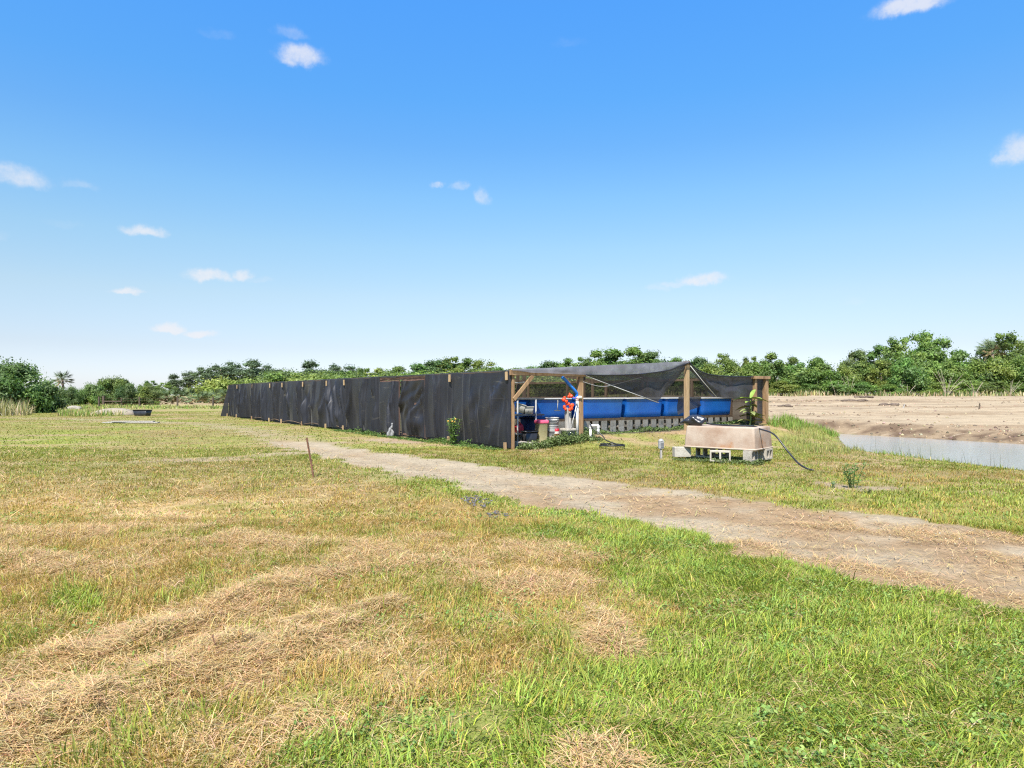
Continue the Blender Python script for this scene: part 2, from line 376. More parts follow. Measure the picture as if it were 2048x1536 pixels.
def netmat(name, c1, c2, see, stain=None, trans=.25, streak=False, rand=.2):
    """woven shade cloth: dark thread with holes too fine to see, so part of it lets the view through"""
    m, t, out = newmat(name); tc = t.node('ShaderNodeTexCoord'); oi = t.node('ShaderNodeObjectInfo')
    off = t.node('ShaderNodeVectorMath', operation='ADD'); t.l.new(tc.outputs['Object'], off.inputs[0])
    t.l.new(t.math('MULTIPLY', oi.outputs['Random'], 50), off.inputs[1]); vec = off.outputs[0]
    c = t.mix(t.ramp(t.noise(t.mapping(vec, (1, 1, .35)), 2.2, 5, .6), .32, .7), c1, c2)
    if stain is not None: c = t.mix(t.math('MULTIPLY', t.ramp(t.noise(t.mapping(vec, (1, 1, .5)), .75, 5, .62), .50, .72), .75), c, stain)
    if streak:     # threads rubbed pale in vertical streaks and a few horizontal scuffs
        st = t.ramp(t.noise(t.mapping(vec, (5, 5, .35)), 3.0, 6, .7), .52, .74); c = t.mix(t.math('MULTIPLY', st, .015), c, (.065, .066, .075))
        sc = t.ramp(t.noise(t.mapping(vec, (1, 1, 5)), 1.1, 4, .6), .64, .74); c = t.mix(t.math('MULTIPLY', sc, .45), c, (.10, .09, .07))
    wv = t.noise(t.mapping(vec, (1, 1, 14)), 14, 3, .7); c = t.mix(t.math('MULTIPLY', wv, .10), c, (.9, .9, .9), 'OVERLAY')
    if rand:
        h = t.node('ShaderNodeHueSaturation'); t.l.new(c, h.inputs['Color']); t.l.new(t.math('MULTIPLY_ADD', oi.outputs['Random'], rand*2, 1-rand), h.inputs['Value']); c = h.outputs[0]
    b = t.node('ShaderNodeBsdfPrincipled'); t.l.new(c, b.inputs['Base Color']); b.inputs['Roughness'].default_value = .5; b.inputs['Specular IOR Level'].default_value = .45
    b.inputs['Sheen Weight'].default_value = .06; b.inputs['Sheen Roughness'].default_value = .4
    tr = t.node('ShaderNodeBsdfTranslucent'); t.l.new(c, tr.inputs['Color']); m1 = t.node('ShaderNodeMixShader'); m1.inputs[0].default_value = trans
    t.l.new(b.outputs[0], m1.inputs[1]); t.l.new(tr.outputs[0], m1.inputs[2])
    tp = t.node('ShaderNodeBsdfTransparent'); m2 = t.node('ShaderNodeMixShader')
    t.l.new(t.math('MULTIPLY_ADD', t.math('SUBTRACT', t.noise(vec, 1.3, 4, .6), .5), see*.9, see), m2.inputs[0])
    t.l.new(m1.outputs[0], m2.inputs[1]); t.l.new(tp.outputs[0], m2.inputs[2]); t.l.new(m2.outputs[0], out.inputs['Surface']); return m

def ground_material(bands=False):
    m, t, out = newmat('ground_cover'); at = t.node('ShaderNodeAttribute', attribute_name='Col'); tc = t.node('ShaderNodeTexCoord'); v = tc.outputs['Object']
    f1 = t.noise(v, 9, 6, .7); f2 = t.noise(v, 1.6, 5, .65); f3 = t.noise(v, 60, 3, .7)
    val = t.math('ADD', t.math('MULTIPLY_ADD', t.math('SUBTRACT', f1, .5), 1.0, 1.0), t.math('ADD', t.math('MULTIPLY', t.math('SUBTRACT', f2, .5), .55), t.math('MULTIPLY', t.math('SUBTRACT', f3, .5), .8)))
    h = t.node('ShaderNodeHueSaturation'); t.l.new(at.outputs['Color'], h.inputs['Color']); t.l.new(val, h.inputs['Value'])
    cc = h.outputs[0]
    if bands:      # ruts and spoil streaks left by the digger
        bd = t.ramp(t.noise(t.mapping(v, (.07, .75, 1)), 1.0, 7, .62, .4), .50, .66); cc = t.mix(t.math('MULTIPLY', bd, .55), cc, (.16, .115, .075))
        bd2 = t.ramp(t.noise(t.mapping(v, (.16, 1.6, 1)), 1.0, 6, .6), .58, .68); cc = t.mix(t.math('MULTIPLY', bd2, .45), cc, (.42, .34, .24))
    b = t.node('ShaderNodeBsdfPrincipled'); t.l.new(cc, b.inputs['Base Color']); b.inputs['Roughness'].default_value = .95; b.inputs['Specular IOR Level'].default_value = .1
    bn = t.node('ShaderNodeBump'); bn.inputs['Strength'].default_value = .7; bn.inputs['Distance'].default_value = .05
    t.l.new(t.math('ADD', t.noise(v, 14, 6, .7), t.math('MULTIPLY', t.noise(v, 3, 4, .6), 1.2)), bn.inputs['Height']); t.l.new(bn.outputs[0], b.inputs['Normal'])
    t.l.new(b.outputs[0], out.inputs['Surface']); return m
M_GROUND = ground_material(); M_SAND = ground_material(True)
M_GRASS = leafmat('grass_blades', trans=.32, objrand=0, rough=.5)
M_LEAF = leafmat('tree_leaves', trans=.40, objrand=.36)
M_WEED = leafmat('weed_leaves', trans=.28, objrand=.15)
M_BARK = pm('bark', (.12,.085,.06), (.24,.19,.14), 9, .9, .5, stretch=(1, 1, .3))
M_PALEBARK = pm('pale_bark', (.30,.25,.18), (.42,.36,.27), 9, .9, .4)
M_WOOD = pm('weathered_pine', (.22,.13,.065), (.34,.22,.115), 5, .8, .35, stretch=(2, 2, .35), c3=(.14,.08,.042), s3=3.5, rand=.3)
M_WOODL = pm('fresh_pine', (.32,.22,.115), (.44,.31,.17), 6, .8, .25, stretch=(2, 2, .4), rand=.3)
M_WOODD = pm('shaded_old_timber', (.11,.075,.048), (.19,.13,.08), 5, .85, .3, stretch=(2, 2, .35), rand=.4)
M_GREYWOOD = pm('grey_driftwood', (.25,.23,.20), (.40,.37,.33), 8, .9, .5, stretch=(1.5, 1.5, .3))
M_CONC = pm('concrete_block', (.32,.285,.23), (.42,.38,.315), 12, .95, .5, c3=(.20,.185,.145), s3=3, rand=.25)
M_NETW = netmat('shade_cloth_wall', (.0092,.0098,.0140), (.0145,.0152,.0205), .03, stain=(.024,.0238,.026), trans=.10, streak=True)
M_NETI = netmat('shade_cloth_thin', (.022,.019,.016), (.048,.040,.032), .16, trans=.2)
M_NETR = netmat('shade_cloth_roof', (.055,.055,.06), (.085,.085,.09), .46, trans=.40)
M_NETV = netmat('shade_cloth_valance', (.17,.167,.178), (.25,.246,.26), .22, trans=.35)
M_NETC = netmat('shade_cloth_curtain', (.034,.033,.037), (.062,.06,.065), .13, trans=.3)
M_BLUE = pm('blue_polyethylene', (.010,.13,.54), (.018,.175,.64), 1.3, .33, .05, .5, c3=(.035,.23,.70), s3=.9, t3=(.5, .8), rand=.16)
M_WHITE = pm('white_plastic', (.50,.49,.455), (.58,.57,.54), 5, .45, .05, .4, c3=(.55,.51,.43), s3=4)
M_RIM = pm('pale_rim', (.58,.58,.56), (.70,.70,.67), 4, .5, .05, .4)

# ================================================================== SETTING: ground, road, sand, water
def sinh_axis(c, lo, hi, a, k):
    i0 = math.floor(math.asinh((lo-c)/a)/k); i1 = math.ceil(math.asinh((hi-c)/a)/k)
    return c+a*np.sinh(k*np.arange(i0, i1+1))
gx = sinh_axis(1, -650, 650, 5, .019); gy = sinh_axis(9, -90, 800, 7, .017)
GX, GY = np.meshgrid(gx, gy); fx, fy = GX.ravel(), GY.ravel()
cv = cover(fx, fy); fz = height(fx, fy)+cv['hz']*.8+(cv['n3']-.5)*.05*(1-cv['road'])*sm(30, 10, fy)
fz = fz-(.035*cv['road']*sm(.0,.5,np.minimum(cv['v']-cv['vn'], cv['vf']-cv['v'])))
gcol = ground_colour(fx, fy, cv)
nx, ny = len(gx), len(gy)
ii = (np.arange(ny-1)[:, None]*nx+np.arange(nx-1)[None, :]).ravel()
quads = np.stack([ii, ii+1, ii+nx+1, ii+nx], 1)
roadm = (cv['road'] > .5); sandm = cv['sand'] & (cv['pond'] > 0)
qr = roadm[quads].mean(1) > .5; qs = (sandm[quads].mean(1) > .5) & ~qr
for nm, sel in (('ground', ~(qr | qs)), ('dirt_road', qr), ('sand_field', qs)):
    q = quads[sel]; used, inv = np.unique(q.ravel(), return_inverse=True)
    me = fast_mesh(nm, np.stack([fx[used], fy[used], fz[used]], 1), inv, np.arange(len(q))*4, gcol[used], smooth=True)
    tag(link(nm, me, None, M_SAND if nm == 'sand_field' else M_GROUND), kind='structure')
# pond water
m, t, out = newmat('pond_water'); tc_ = t.node('ShaderNodeTexCoord')
b = t.node('ShaderNodeBsdfPrincipled'); b.inputs['Base Color'].default_value = (.30,.29,.26,1); b.inputs['Roughness'].default_value = .12; b.inputs['IOR'].default_value = 1.33; b.inputs['Specular IOR Level'].default_value = .5
bn = t.node('ShaderNodeBump'); bn.inputs['Strength'].default_value = .35; bn.inputs['Distance'].default_value = .03
t.l.new(t.noise(t.mapping(tc_.outputs['Object'], (1, 1.6, 1)), 5, 4, .6), bn.inputs['Height']); t.l.new(bn.outputs[0], b.inputs['Normal'])
t.l.new(b.outputs[0], out.inputs['Surface'])
wp = [(15.8,33.0),(12.4,27.6),(10.1,22),(9.8,19),(10.3,15.3),(11.5,11.5),(13.4,7.5),(20,2.5),(34,-8),(47,-3),(31,9.5),(25.5,15),(20,25)]
me = bpy.data.meshes.new('pond_water'); me.from_pydata([(x, y, WATER) for x, y in wp], [], [tuple(range(len(wp)))]); me.update()
tag(link('pond_water', me, None, m), kind='structure')

# ================================================================== GRASS
def blades(name, X, Y, Z, H, Wd, ang, lean, C, label, cat, mat=None, curl=.6):
    n = len(X); d = np.stack([np.cos(ang), np.sin(ang), np.zeros(n)], 1); up = np.array([0, 0, 1.0])
    side = np.stack([-np.sin(ang), np.cos(ang), np.zeros(n)], 1)
    tw = rng.uniform(-.9, .9, n)[:, None]; side = side*np.cos(tw)+d*np.sin(tw)
    p = np.stack([X, Y, Z], 1); l1 = lean*curl; l2 = lean
    mid = p+(d*np.sin(l1)[:, None]+up*np.cos(l1)[:, None])*(H*.5)[:, None]
    tip = mid+(d*np.sin(l2*1.25)[:, None]+up*np.cos(l2*1.25)[:, None])*(H*.5)[:, None]
    tip[:, 2] = np.maximum(tip[:, 2], Z+.004)
    w_ = side*(Wd/2)[:, None]
    V = np.stack([p-w_, p+w_, mid-w_*.85, mid+w_*.85, tip], 1).reshape(-1, 3)
    base = np.arange(n)*5
    loops = (base[:, None]+np.array([0, 1, 3, 2, 2, 3, 4])[None]).ravel()
    starts = (np.arange(n)*7)[:, None]+np.array([0, 4])[None]
    CC = np.repeat(C, 5, 0)
    me = fast_mesh(name, V, loops, starts.ravel(), CC)
    return tag(link(name, me, None, mat or M_GRASS), label, cat, kind='stuff')
def scatter(n, y0, y1, k=.84, pad=1.2):
    Y = np.sqrt(rng.uniform(0, 1, int(n*1.0))*((y1+pad)**2-(y0+pad)**2)+(y0+pad)**2)-pad
    X = rng.uniform(-1, 1, len(Y))*(k*Y+pad)
    return X, Y
def clump(X, Y, s): return fbm(X*s, Y*s, 2, 31)
def jitter(C, a):
    n = len(C); return np.clip(C*(1+rng.normal(0, a, (n, 1)))*(1+rng.normal(0, a*.4, (n, 3))), .004, .85)
def ok_ground(c): return (c['pond'] > .05) & ~c['sand'] & ~c['inshed']

def meadow(n, y0, y1, hs, ws, name, label, cat):
    X, Y = scatter(n, y0, y1); c = cover(X, Y); cl = clump(X, Y, 6)*.65+clump(X+9, Y, 1.9)*.35; cl = np.clip((cl-.5)*1.5+.5, 0, 1)
    keep = ok_ground(c) & (rng.random(len(X)) < (1-c['road'])*(1-.85*c['track'])*(1-.65*c['thin'])*(.35+1.1*cl)*(1-.5*c['hay']))
    X, Y = X[keep], Y[keep]; c = {k: v[keep] for k, v in c.items()}; n = len(X); cl = cl[keep]
    isg = rng.random(n) < np.clip(c['green']*.95+.05, .03, .88)
    g = L3(C_GREEN, C_LUSH, np.clip(c['lush']+.3*(rng.random(n)-.5), 0, 1)); y = L3(C_GOLD, (.44,.325,.10), rng.random(n))
    C = jitter(np.where(isg[:, None], g, y), .22)
    C = C*(1-.22*sm(9, 16, Y))[:, None]
    yel = rng.random(n) < .13; C = np.where((isg & yel)[:, None], C*np.array([1.5, 1.25, 1.0]), C)
    H = hs*rng.uniform(.45, 1.2, n)*(1+.9*(rng.random(n) > .93))*(.6+.8*cl)*(1+.15*c['lush'])*np.where(isg, 1, .9)
    Wd = ws*rng.uniform(.7, 1.3, n)*np.where(isg, 1.1, .75)
    Z = height(X, Y)+c['hz']*.8-.008
    lean = np.abs(rng.normal(.72, .40, n))+.08+.28*c['lush']
    ang = rng.uniform(0, 2*math.pi, n)*.75+fbm(X*1.5, Y*1.5, 2, 41)*6; lean = lean+.35*sm(12, 24, Y)
    blades(name, X, Y, Z, H, Wd, ang, lean, C, label, cat)
meadow(620000, 1.6, 8.5, .078, .0058, 'grass', 'standing green and golden grass blades in the near meadow', 'grass')
meadow(380000, 8.5, 20, .065, .0105, 'grass', 'short mown grass either side of the dirt road', 'grass')
meadow(420000, 20, 62, .055, .026, 'grass', 'distant mown grass left of the net shed and by the pond', 'grass')

def straw(n, y0, y1, name, label, hl=.2, ws=.0045, base=.10):
    X, Y = scatter(n, y0, y1); c = cover(X, Y)
    rs = c['road']*.34*sm(13, 5, c['a'])*sm(.40, .60, c['n2'])
    pr = np.maximum(np.maximum(c['hay'], base*(1-c['lush']*.55)*c['near']), rs)*(1-.0*c['road']); pr = np.maximum(pr, .10*c['thin'])
    keep = ok_ground(c) & (rng.random(len(X)) < pr) & ~((c['road'] > .5) & (rng.random(len(X)) > .6))
    X, Y = X[keep], Y[keep]; c = {k: v[keep] for k, v in c.items()}; n = len(X)
    C = jitter(L3(C_HAY, (.48,.33,.15), rng.random(n)), .22)
    lay = rng.random(n); Z = height(X, Y)+c['hz']*(.55+.65*lay)+.008+.035*c['hay']*lay**1.5*(1-c['road'])-.02*c['road']
    H = hl*rng.uniform(.4, 1.3, n); Wd = ws*rng.uniform(.6, 1.4, n)
    lean = np.clip(rng.normal(1.47, .16, n), .6, 1.66); ang = rng.normal(0, .8, n)+fbm(X*2.5, Y*2.5, 2, 51)*9+np.where(rng.random(n) < .5, math.pi, 0)
    blades(name, X, Y, Z, H, Wd, ang, lean, C, label, 'hay', curl=.93)
straw(760000, 1.6, 8.5, 'hay', 'tan cut hay lying in rows over the near meadow', .15, .0042, .12)
straw(170000, 8.5, 21, 'hay', 'dry straw scattered over the meadow beyond the hay rows', .22, .009, .16)

def tallgrass(name, label, poly, n, h, wd, cols, cat='tall grass', seed=0, lean=.35, dens=1.0):
    P = np.array(poly); X = rng.uniform(P[:, 0].min(), P[:, 0].max(), n*3); Y = rng.uniform(P[:, 1].min(), P[:, 1].max(), n*3)
    cl = fbm(X*.9, Y*.9, 3, 60+seed); k = inpoly(X, Y, poly) & (rng.random(len(X)) < np.clip((cl-.30)*3.2*dens, .02, 1)); X, Y, cl = X[k][:n], Y[k][:n], cl[k][:n]
    m_ = len(X); C = jitter(np.asarray(cols)[rng.integers(0, len(cols), m_)], .2)
    blades(name, X, Y, height(X, Y)-.02, h*rng.uniform(.4, 1.25, m_)*(.4+1.2*cl), wd*rng.uniform(.6, 1.3, m_), rng.uniform(0, 6.28, m_), np.abs(rng.normal(lean, .25, m_)), C, label, cat)
GRN = [(.15,.25,.045),(.20,.29,.055),(.24,.29,.07),(.36,.33,.12)]; DRY = [(.42,.34,.17),(.33,.31,.13),(.20,.23,.08),(.50,.42,.27)]
tallgrass('tall_grass', 'tall green grass on the pond bank right of the upturned tub', [(7.6,17.8),(9.2,17.4),(10.0,19.3),(10.3,21.5),(11.4,24.5),(12.5,27.3),(10.8,26),(8.9,22.5)], 5200, .19, .012, GRN[2:]+[(.22,.24,.08),(.25,.28,.07),(.33,.30,.1)], seed=1)
tallgrass('tall_grass', 'strip of green grass at the water edge of the pond', [(10.0,20),(10.2,17.2),(10.9,13.5),(11.5,14),(11.0,17.2),(10.7,20)], 1300, .17, .014, GRN, seed=2)
tallgrass('tall_grass', 'thin reeds standing in the shallow pond water', [(10.9,20.8),(11.1,17.9),(12.2,16.5),(12.6,19.5)], 150, .55, .012, [(.10,.11,.04),(.08,.09,.04)], cat='reeds', seed=3, lean=.15, dens=.8)
tallgrass('tall_grass', 'pale plumed grass clump in front of the leftmost bush', [(-44,54),(-44,46),(-37,45),(-36.2,50),(-38,54)], 3600, 1.0, .045, DRY, seed=4)
tallgrass('tall_grass', 'rank green grass around the mound and the leftmost bush', [(-37,55),(-33,49),(-31,47),(-28.5,48),(-30,56),(-36,60)], 2400, .40, .05, GRN+DRY[:2], seed=5)
tallgrass('tall_grass', 'rough grass along the wire fence far left', [(-60,74),(-30,70),(-22,66),(-20,73),(-40,86),(-70,100)], 7000, .30, .07, GRN+DRY[:2], seed=6)
tallgrass('tall_grass', 'fringe of green grass along the sand edge beside the shed', [(9.6,25.6),(10.4,25.2),(13.0,27.4),(14.6,30),(13.8,30.5),(11.8,28.4)], 2600, .30, .02, GRN[:3], seed=7)
tallgrass('tall_grass', 'dry and green scrub grass at the foot of the hedge beyond the sand', [(8,66),(60,62),(62,66),(30,68),(8,71)], 3500, .45, .08, DRY+[(.1,.15,.04)], seed=8)

# broad-leaved weeds low in the turf
X, Y = scatter(26000, 1.7, 9); c = cover(X, Y); k = ok_ground(c) & (c['road'] < .2) & (fbm(X*1.7, Y*1.7, 3, 71) > .52) & (rng.random(len(X)) < .25+.6*c['lush'])
BROAD = (X[k], Y[k])
# pebbles and crumbs on the road
def pebbles(name, label, X, Y, s, cols, cat):
    n = len(X); O = np.array([[1,0,0],[0,1,0],[-1,0,0],[0,-1,0],[0,0,.7],[0,0,-.7]])[None]*s[:, None, None]*rng.uniform(.5, 1.3, (n, 6, 1)); z = height(X, Y)
    V = (O+np.stack([X, Y, z], 1)[:, None]).reshape(-1, 3); i = np.arange(n)*6
    T = np.array([[0,1,4],[1,2,4],[2,3,4],[3,0,4],[1,0,5],[2,1,5],[3,2,5],[0,3,5]]).ravel(); C = np.repeat(jitter(np.asarray(cols)[rng.integers(0, len(cols), n)], .2), 6, 0)
    return tag(link(name, fast_mesh(name, V, (i[:, None]+T[None]).ravel(), np.arange(8*n)*3, C), None, M_PEB), label, cat, kind='stuff')
M_PEB = leafmat('pebble', trans=0, objrand=0, rough=.95)
X, Y = scatter(30000, 3, 20); c = cover(X, Y); k = (c['road'] > .6) & (rng.random(len(X)) < .5*fbm(X*2, Y*2, 2, 4)+.12)
pebbles('gravel', 'loose pebbles and crumbs on the dirt road', X[k], Y[k], np.random.default_rng(3).uniform(.004, .014, k.sum()), [(.26,.21,.15),(.34,.29,.22),(.15,.11,.08)], 'gravel')
X = rng.uniform(8, 75, 60000); Y = rng.uniform(8, 71, 60000); k = inpoly(X, Y, SAND) & (sdf(X, Y, POND) > .15) & (rng.random(60000) < .03+.22*sm(3.0, 1.5, sdf(X, Y, POND))+.5*sm(.55, .70, fbm(X*.08, Y*.5, 4, 21)))
pebbles('dirt_clods', 'scattered clods and roots over the bare sand beyond the pond', X[k], Y[k], np.random.default_rng(4).uniform(.03, .11, k.sum()), [(.12,.085,.06),(.22,.16,.10),(.30,.23,.15)], 'clods')

# ================================================================== SHADE HOUSE (local axes: x along the open front, y along the black wall)
ZE, ZR, UR, UMAX, LEN = 2.286, 2.72, 7.5, 12.07, 34.8
sh = thing('shade_house', 'long low shade house of timber posts hung with black net, its gable end open', 'shade house', (CX, CY, 0), AU)
def lz(u, v): return hz1(CX+u*U[0]+v*W[0], CY+u*U[1]+v*W[1])
def part(mb, name, mat, parent=None, bevel=0, label=None):
    o = mb.build(name, mat, parent or sh, bevel)
    if label: o['label'] = label
    return o
def net_grid(fn, nu, nv, smooth=True):
    a = np.linspace(0, 1, nu); b = np.linspace(0, 1, nv); A, B = np.meshgrid(a, b); V = np.stack(fn(A.ravel(), B.ravel()), 1)
    i = (np.arange(nv-1)[:, None]*nu+np.arange(nu-1)[None]).ravel(); q = np.stack([i, i+1, i+nu+1, i+nu], 1)
    return fast_mesh('net', V, q.ravel(), np.arange(len(q))*4, None, smooth)
TP = [0, 3.32, 5.2, 9.12, 12.6, 14.8, 18.25, 21.8, 24.2, 28.1, 32.1, 34.8]
def wall_net(v0, v1, seed, top=ZE-.01, u0=-.06, amp=1.0, name='wall_net', mat=None, par=None, bulge=.07, flare=0, pull=0):
    L = v1-v0
    def fn(a, b):
        v = v0+L*a; z1 = top-.04*np.sin(a*math.pi)*(seed % 5)/4; hem = .03+.07*fbm(v*1.1, v*0, 3, seed)+.05*np.sin(a*math.pi)
        z = hem+(z1-hem)*b; d = 1-b; z = z-.05*np.abs(np.sin(a*L*2.1+seed))*fbm(v*1.3, b*0, 2, seed+4)*b
        fold = (fbm(v*.8+.4*d*(a-.5), b*.6, 2, seed+1)-.5)*.34*amp*(.3+d)+(fbm(v*2.0+pull*d, b*1.1, 2, seed+2)-.5)*.07*amp*(.25+d)
        rp = np.random.default_rng(seed+500); pleat = 0*v
        for _ in range(int(5+L*2.2)):        # gathered pleats, most of them near the seams, some slanting to the pegs
            vp = v0+L*rp.beta(.55, .55); tl = rp.normal(0, .16)+pull*rp.uniform(0, .55); wd = rp.uniform(.035, .085); s0 = rp.uniform(-.3, .65); s1 = s0+rp.uniform(.3, 1.2)
            q = (v-vp-tl*d-.03*np.sin(b*5+vp*9))/wd
            pleat = pleat+rp.uniform(.05, .13)*amp*np.exp(-q*q)*np.where(q > 0, 1.0, np.exp(-q*q*.8))*sm(s0-.15, s0+.1, d)*sm(s1+.2, s1, d)
        fold = fold+pleat; diag = (fbm((v+b*1.5*pull)*1.6, (b-v*.22*pull)*1.5, 2, seed+5)-.5)*.26*abs(pull)*np.sin(np.pi*np.clip(d,0,1))
        edge = np.clip(np.minimum(a, 1-a)*L/.18, 0, 1)
        groove = .075*np.exp(-(np.minimum(a, 1-a)*L/.035)**2)
        x = u0+groove-(fold+diag)*edge-.02-bulge*np.sin(np.pi*a)*np.sin(np.pi*b*.8)*(.4+.6*fbm(v*.7, b, 2, seed+9))
        x -= flare*d*np.clip(a*2-1, 0, 1)
        vv = v-.035*L*0
        return x, vv, z
    me = net_grid(fn, max(40, int(L*42)), 60); me.name = name
    o = link(name, me, par or sh, mat or M_NETW); return o
bays = [(0, 3.32, 1, .6, .9), (3.32, 5.2, 2, .7, .2), (9.12, 12.6, 4, 1.0, .3), (12.6, 14.8, 5, 1.3, -.8), (14.8, 18.25, 6, 1.2, .8), (18.25, 21.8, 7, 1.0, -.4),
        (21.8, 24.2, 8, 1.2, .5), (24.2, 28.1, 9, 1.0, .3), (28.1, 32.1, 10, 1.2, .4), (32.1, 34.8, 11, 1.0, .3)]
for v0, v1, sd, am, pl in bays:
    wall_net(v0+.006, v1-.006, sd*3, amp=am, pull=pl, u0=-.06-(.03 if sd % 2 else 0))
# flared end flap at the far corner
part_me = net_grid(lambda a, b: (-.10-.48*(1-b)*a, 34.8+.30*(1-b)*a, .03+(ZE-.05)*b), 12, 12); part_me.name = 'wall_flap'; link('wall_flap', part_me, sh, M_NETW)
# hose line pinning the hem
for v0, v1 in ((21.9,24.1),(18.5,21.7),(14.9,18.1),(12.7,14.7),(24.3,28.0)):
    part(MB().tube(spline([(-.16, v0, .10), (-.2, (v0+v1)/2, .19), (-.18, v1, .08)], 6), .014, 6), 'hem_pipe', M_WOODD)
# battens that nail the net to each post, and the peg stubs at the foot
for k, v in enumerate(TP):
    if k in (2, 3): continue
    part(MB().box((-.155, v+(.06 if k == 0 else 0), ZE-.17-.004*k), (.035, .10, .24), rx=R((k*37 % 7)-3)), 'batten', M_WOODL, bevel=.004)
    part(MB().box((-.20, v+(.06 if k == 0 else 0), .10), (.05, .10, .24), rx=R((k*53 % 9)-4)), 'peg', M_WOODL if k % 3 else M_WOOD, bevel=.004)
M_WOODR = pm('reddish_old_timber', (.10,.055,.04), (.17,.10,.07), 5, .85, .3, stretch=(2, 2, .35))
# doors: two net-covered leaves with a gap between
for (v0, v1, sd, pl) in ((5.26, 7.12, 31, 1.6), (7.34, 9.05, 37, .2)):
    dr = wall_net(v0, v1, sd, top=2.10, u0=-.05, amp=.9, name='door', pull=pl, bulge=.09)
    f = MB()
    for v in (v0+.04, v1-.04): f.beam((-.005, v, .06), (-.005, v, 2.10), .07, .04, (1, 0, 0))
    for z in (2.085, 1.25, .12): f.beam((.0, v0+.075, z), (.0, v1-.075, z), .04, .07)
    part(f, 'door_frame', M_WOODR, dr)
part(MB().beam((.02, 5.2, 2.16), (.02, 9.12, 2.19), .05, .09), 'door_header', M_WOODR)
# torn net scraps above the doors
tm = net_grid(lambda a, b: (-.03-.05*fbm(a*9, b*2, 2, 3), 5.25+3.8*a, ZE-.01-(.02+.09*fbm(a*7, b*0, 3, 5))*(1-b)), 60, 6); tm.name = 'torn_net'; link('torn_net', tm, sh, M_NETI)
# posts of the long wall and its top plate
for k, v in enumerate(TP):
    w_ = .09
    part(MB().beam((.05, v+(.05 if k == 0 else 0), lz(.05, v)-.3), (.05, v+(.05 if k == 0 else 0), ZE-.12), w_, w_, (0, 1, 0)), 'post', M_WOOD if k == 0 else M_WOODD, bevel=.005)
part(MB().beam((.05, .10, ZE-.07), (.05, LEN, ZE-.07), .045, .10), 'top_plate', M_WOODD)
# open front: header, posts and braces
part(MB().beam((-.10, -.03, ZE-.075), (2.74, -.03, ZE-.075), .045, .15), 'header', M_WOOD, bevel=.004)
part(MB().beam((.12, .30, ZE-.08), (2.62, .30, ZE-.08), .04, .13), 'header', M_WOODD, bevel=.004)
part(MB().beam((2.62, .08, lz(2.62, .08)-.4), (2.62, .08, ZE-.155), .15, .15, (0, 1, 0)), 'post', M_WOOD, bevel=.006)
part(MB().beam((2.80, .30, lz(2.62, .3)-.4), (2.80, .30, ZE-.02), .13, .13, (0, 1, 0)), 'post', M_WOODD, bevel=.006)
part(MB().beam((7.5, .05, lz(7.5, .05)-.4), (7.5, .05, ZR-.09), .14, .14, (0, 1, 0)), 'post', M_WOODL, bevel=.006, label='tall pale post that props the roof net into a peak')
part(MB().beam((7.5, .05, ZR-.09), (7.5, .05, ZR+.03), .20, .17, (0, 1, 0)), 'post_cap', M_WOODD, bevel=.01)
part(MB().beam((11.35, .02, lz(11.35, 0)-.4), (11.35, .02, ZE-.11), .13, .13, (0, 1, 0)), 'post', M_WOOD, bevel=.006)
part(MB().beam((12.0, .0, lz(12, 0)-.4), (12.0, .0, ZE-.11), .16, .16, (0, 1, 0)), 'post', M_WOOD, bevel=.006)
part(MB().beam((11.15, -.04, ZE-.055), (12.15, -.04, ZE-.055), .16, .11), 'header', M_WOOD, bevel=.006)
part(MB().beam((.02, -.06, 1.44), (.70, -.06, ZE-.155), .11, .045, (0, 1, 0)), 'brace', M_WOOD, bevel=.004)
part(MB().beam((2.60, .17, 1.66), (2.02, .17, ZE-.155), .10, .045, (0, 1, 0)), 'brace', M_WOOD, bevel=.004)
part(MB().beam((.10, 2.4, 1.5), (.8, 2.4, ZE-.16), .09, .04, (0, 1, 0)), 'brace', M_WOODD)
part(MB().beam((1.35, 2.4, ZE-.16), (.75, 2.4, 1.42), .09, .04, (0, 1, 0)), 'brace', M_WOODD)
# inner posts, rafters, ridge and purlins
for (u, v) in ((.75,2.4),(1.25,5.0),(2.62,3.0),(4.2,5.6),(4.2,12),(4.2,19),(7.5,5.5),(7.5,11),(7.5,18),(7.5,26),(1.9,9),(9.6,4.2),(10.4,8.2)):
    zt = ZE+(ZR-ZE)*(u/UR if u < UR else (UMAX-u)/(UMAX-UR))
    part(MB().beam((u, v, lz(u, v)-.3), (u, v, zt-.14), .10, .10, (0, 1, 0)), 'post', M_WOODD, bevel=.005)
for v in (5.3, 9.2, 14.8, 21.8, 28.1, 34.5):
    part(MB().beam((.1, v, ZE-.08), (UR, v, ZR-.10), .045, .12), 'rafter', M_WOODD)
    part(MB().beam((UR, v, ZR-.10), (UMAX, v, ZE-.08), .045, .12), 'rafter', M_WOODD)
part(MB().beam((UR, 3.0, ZR-.055), (UR, LEN, ZR-.055), .045, .09), 'ridge_beam', M_WOODD)
RW = [0, 1.6, 3.6, 6.2, 9.0, 12, 15.5, 19, 23, 27, 31, 34.7]
for v in RW[1:]:
    part(MB().beam((12.0, v, lz(12, v)-.3), (12.0, v, ZE-.12), .10, .10, (0, 1, 0)), 'post', M_WOODD, bevel=.005)
part(MB().beam((12.0, .1, ZE-.07), (12.0, LEN, ZE-.07), .045, .10), 'top_plate', M_WOODD)
part(MB().beam((12.0, .1, 1.40), (12.0, LEN, 1.40), .04, .09), 'girt', M_WOODD)
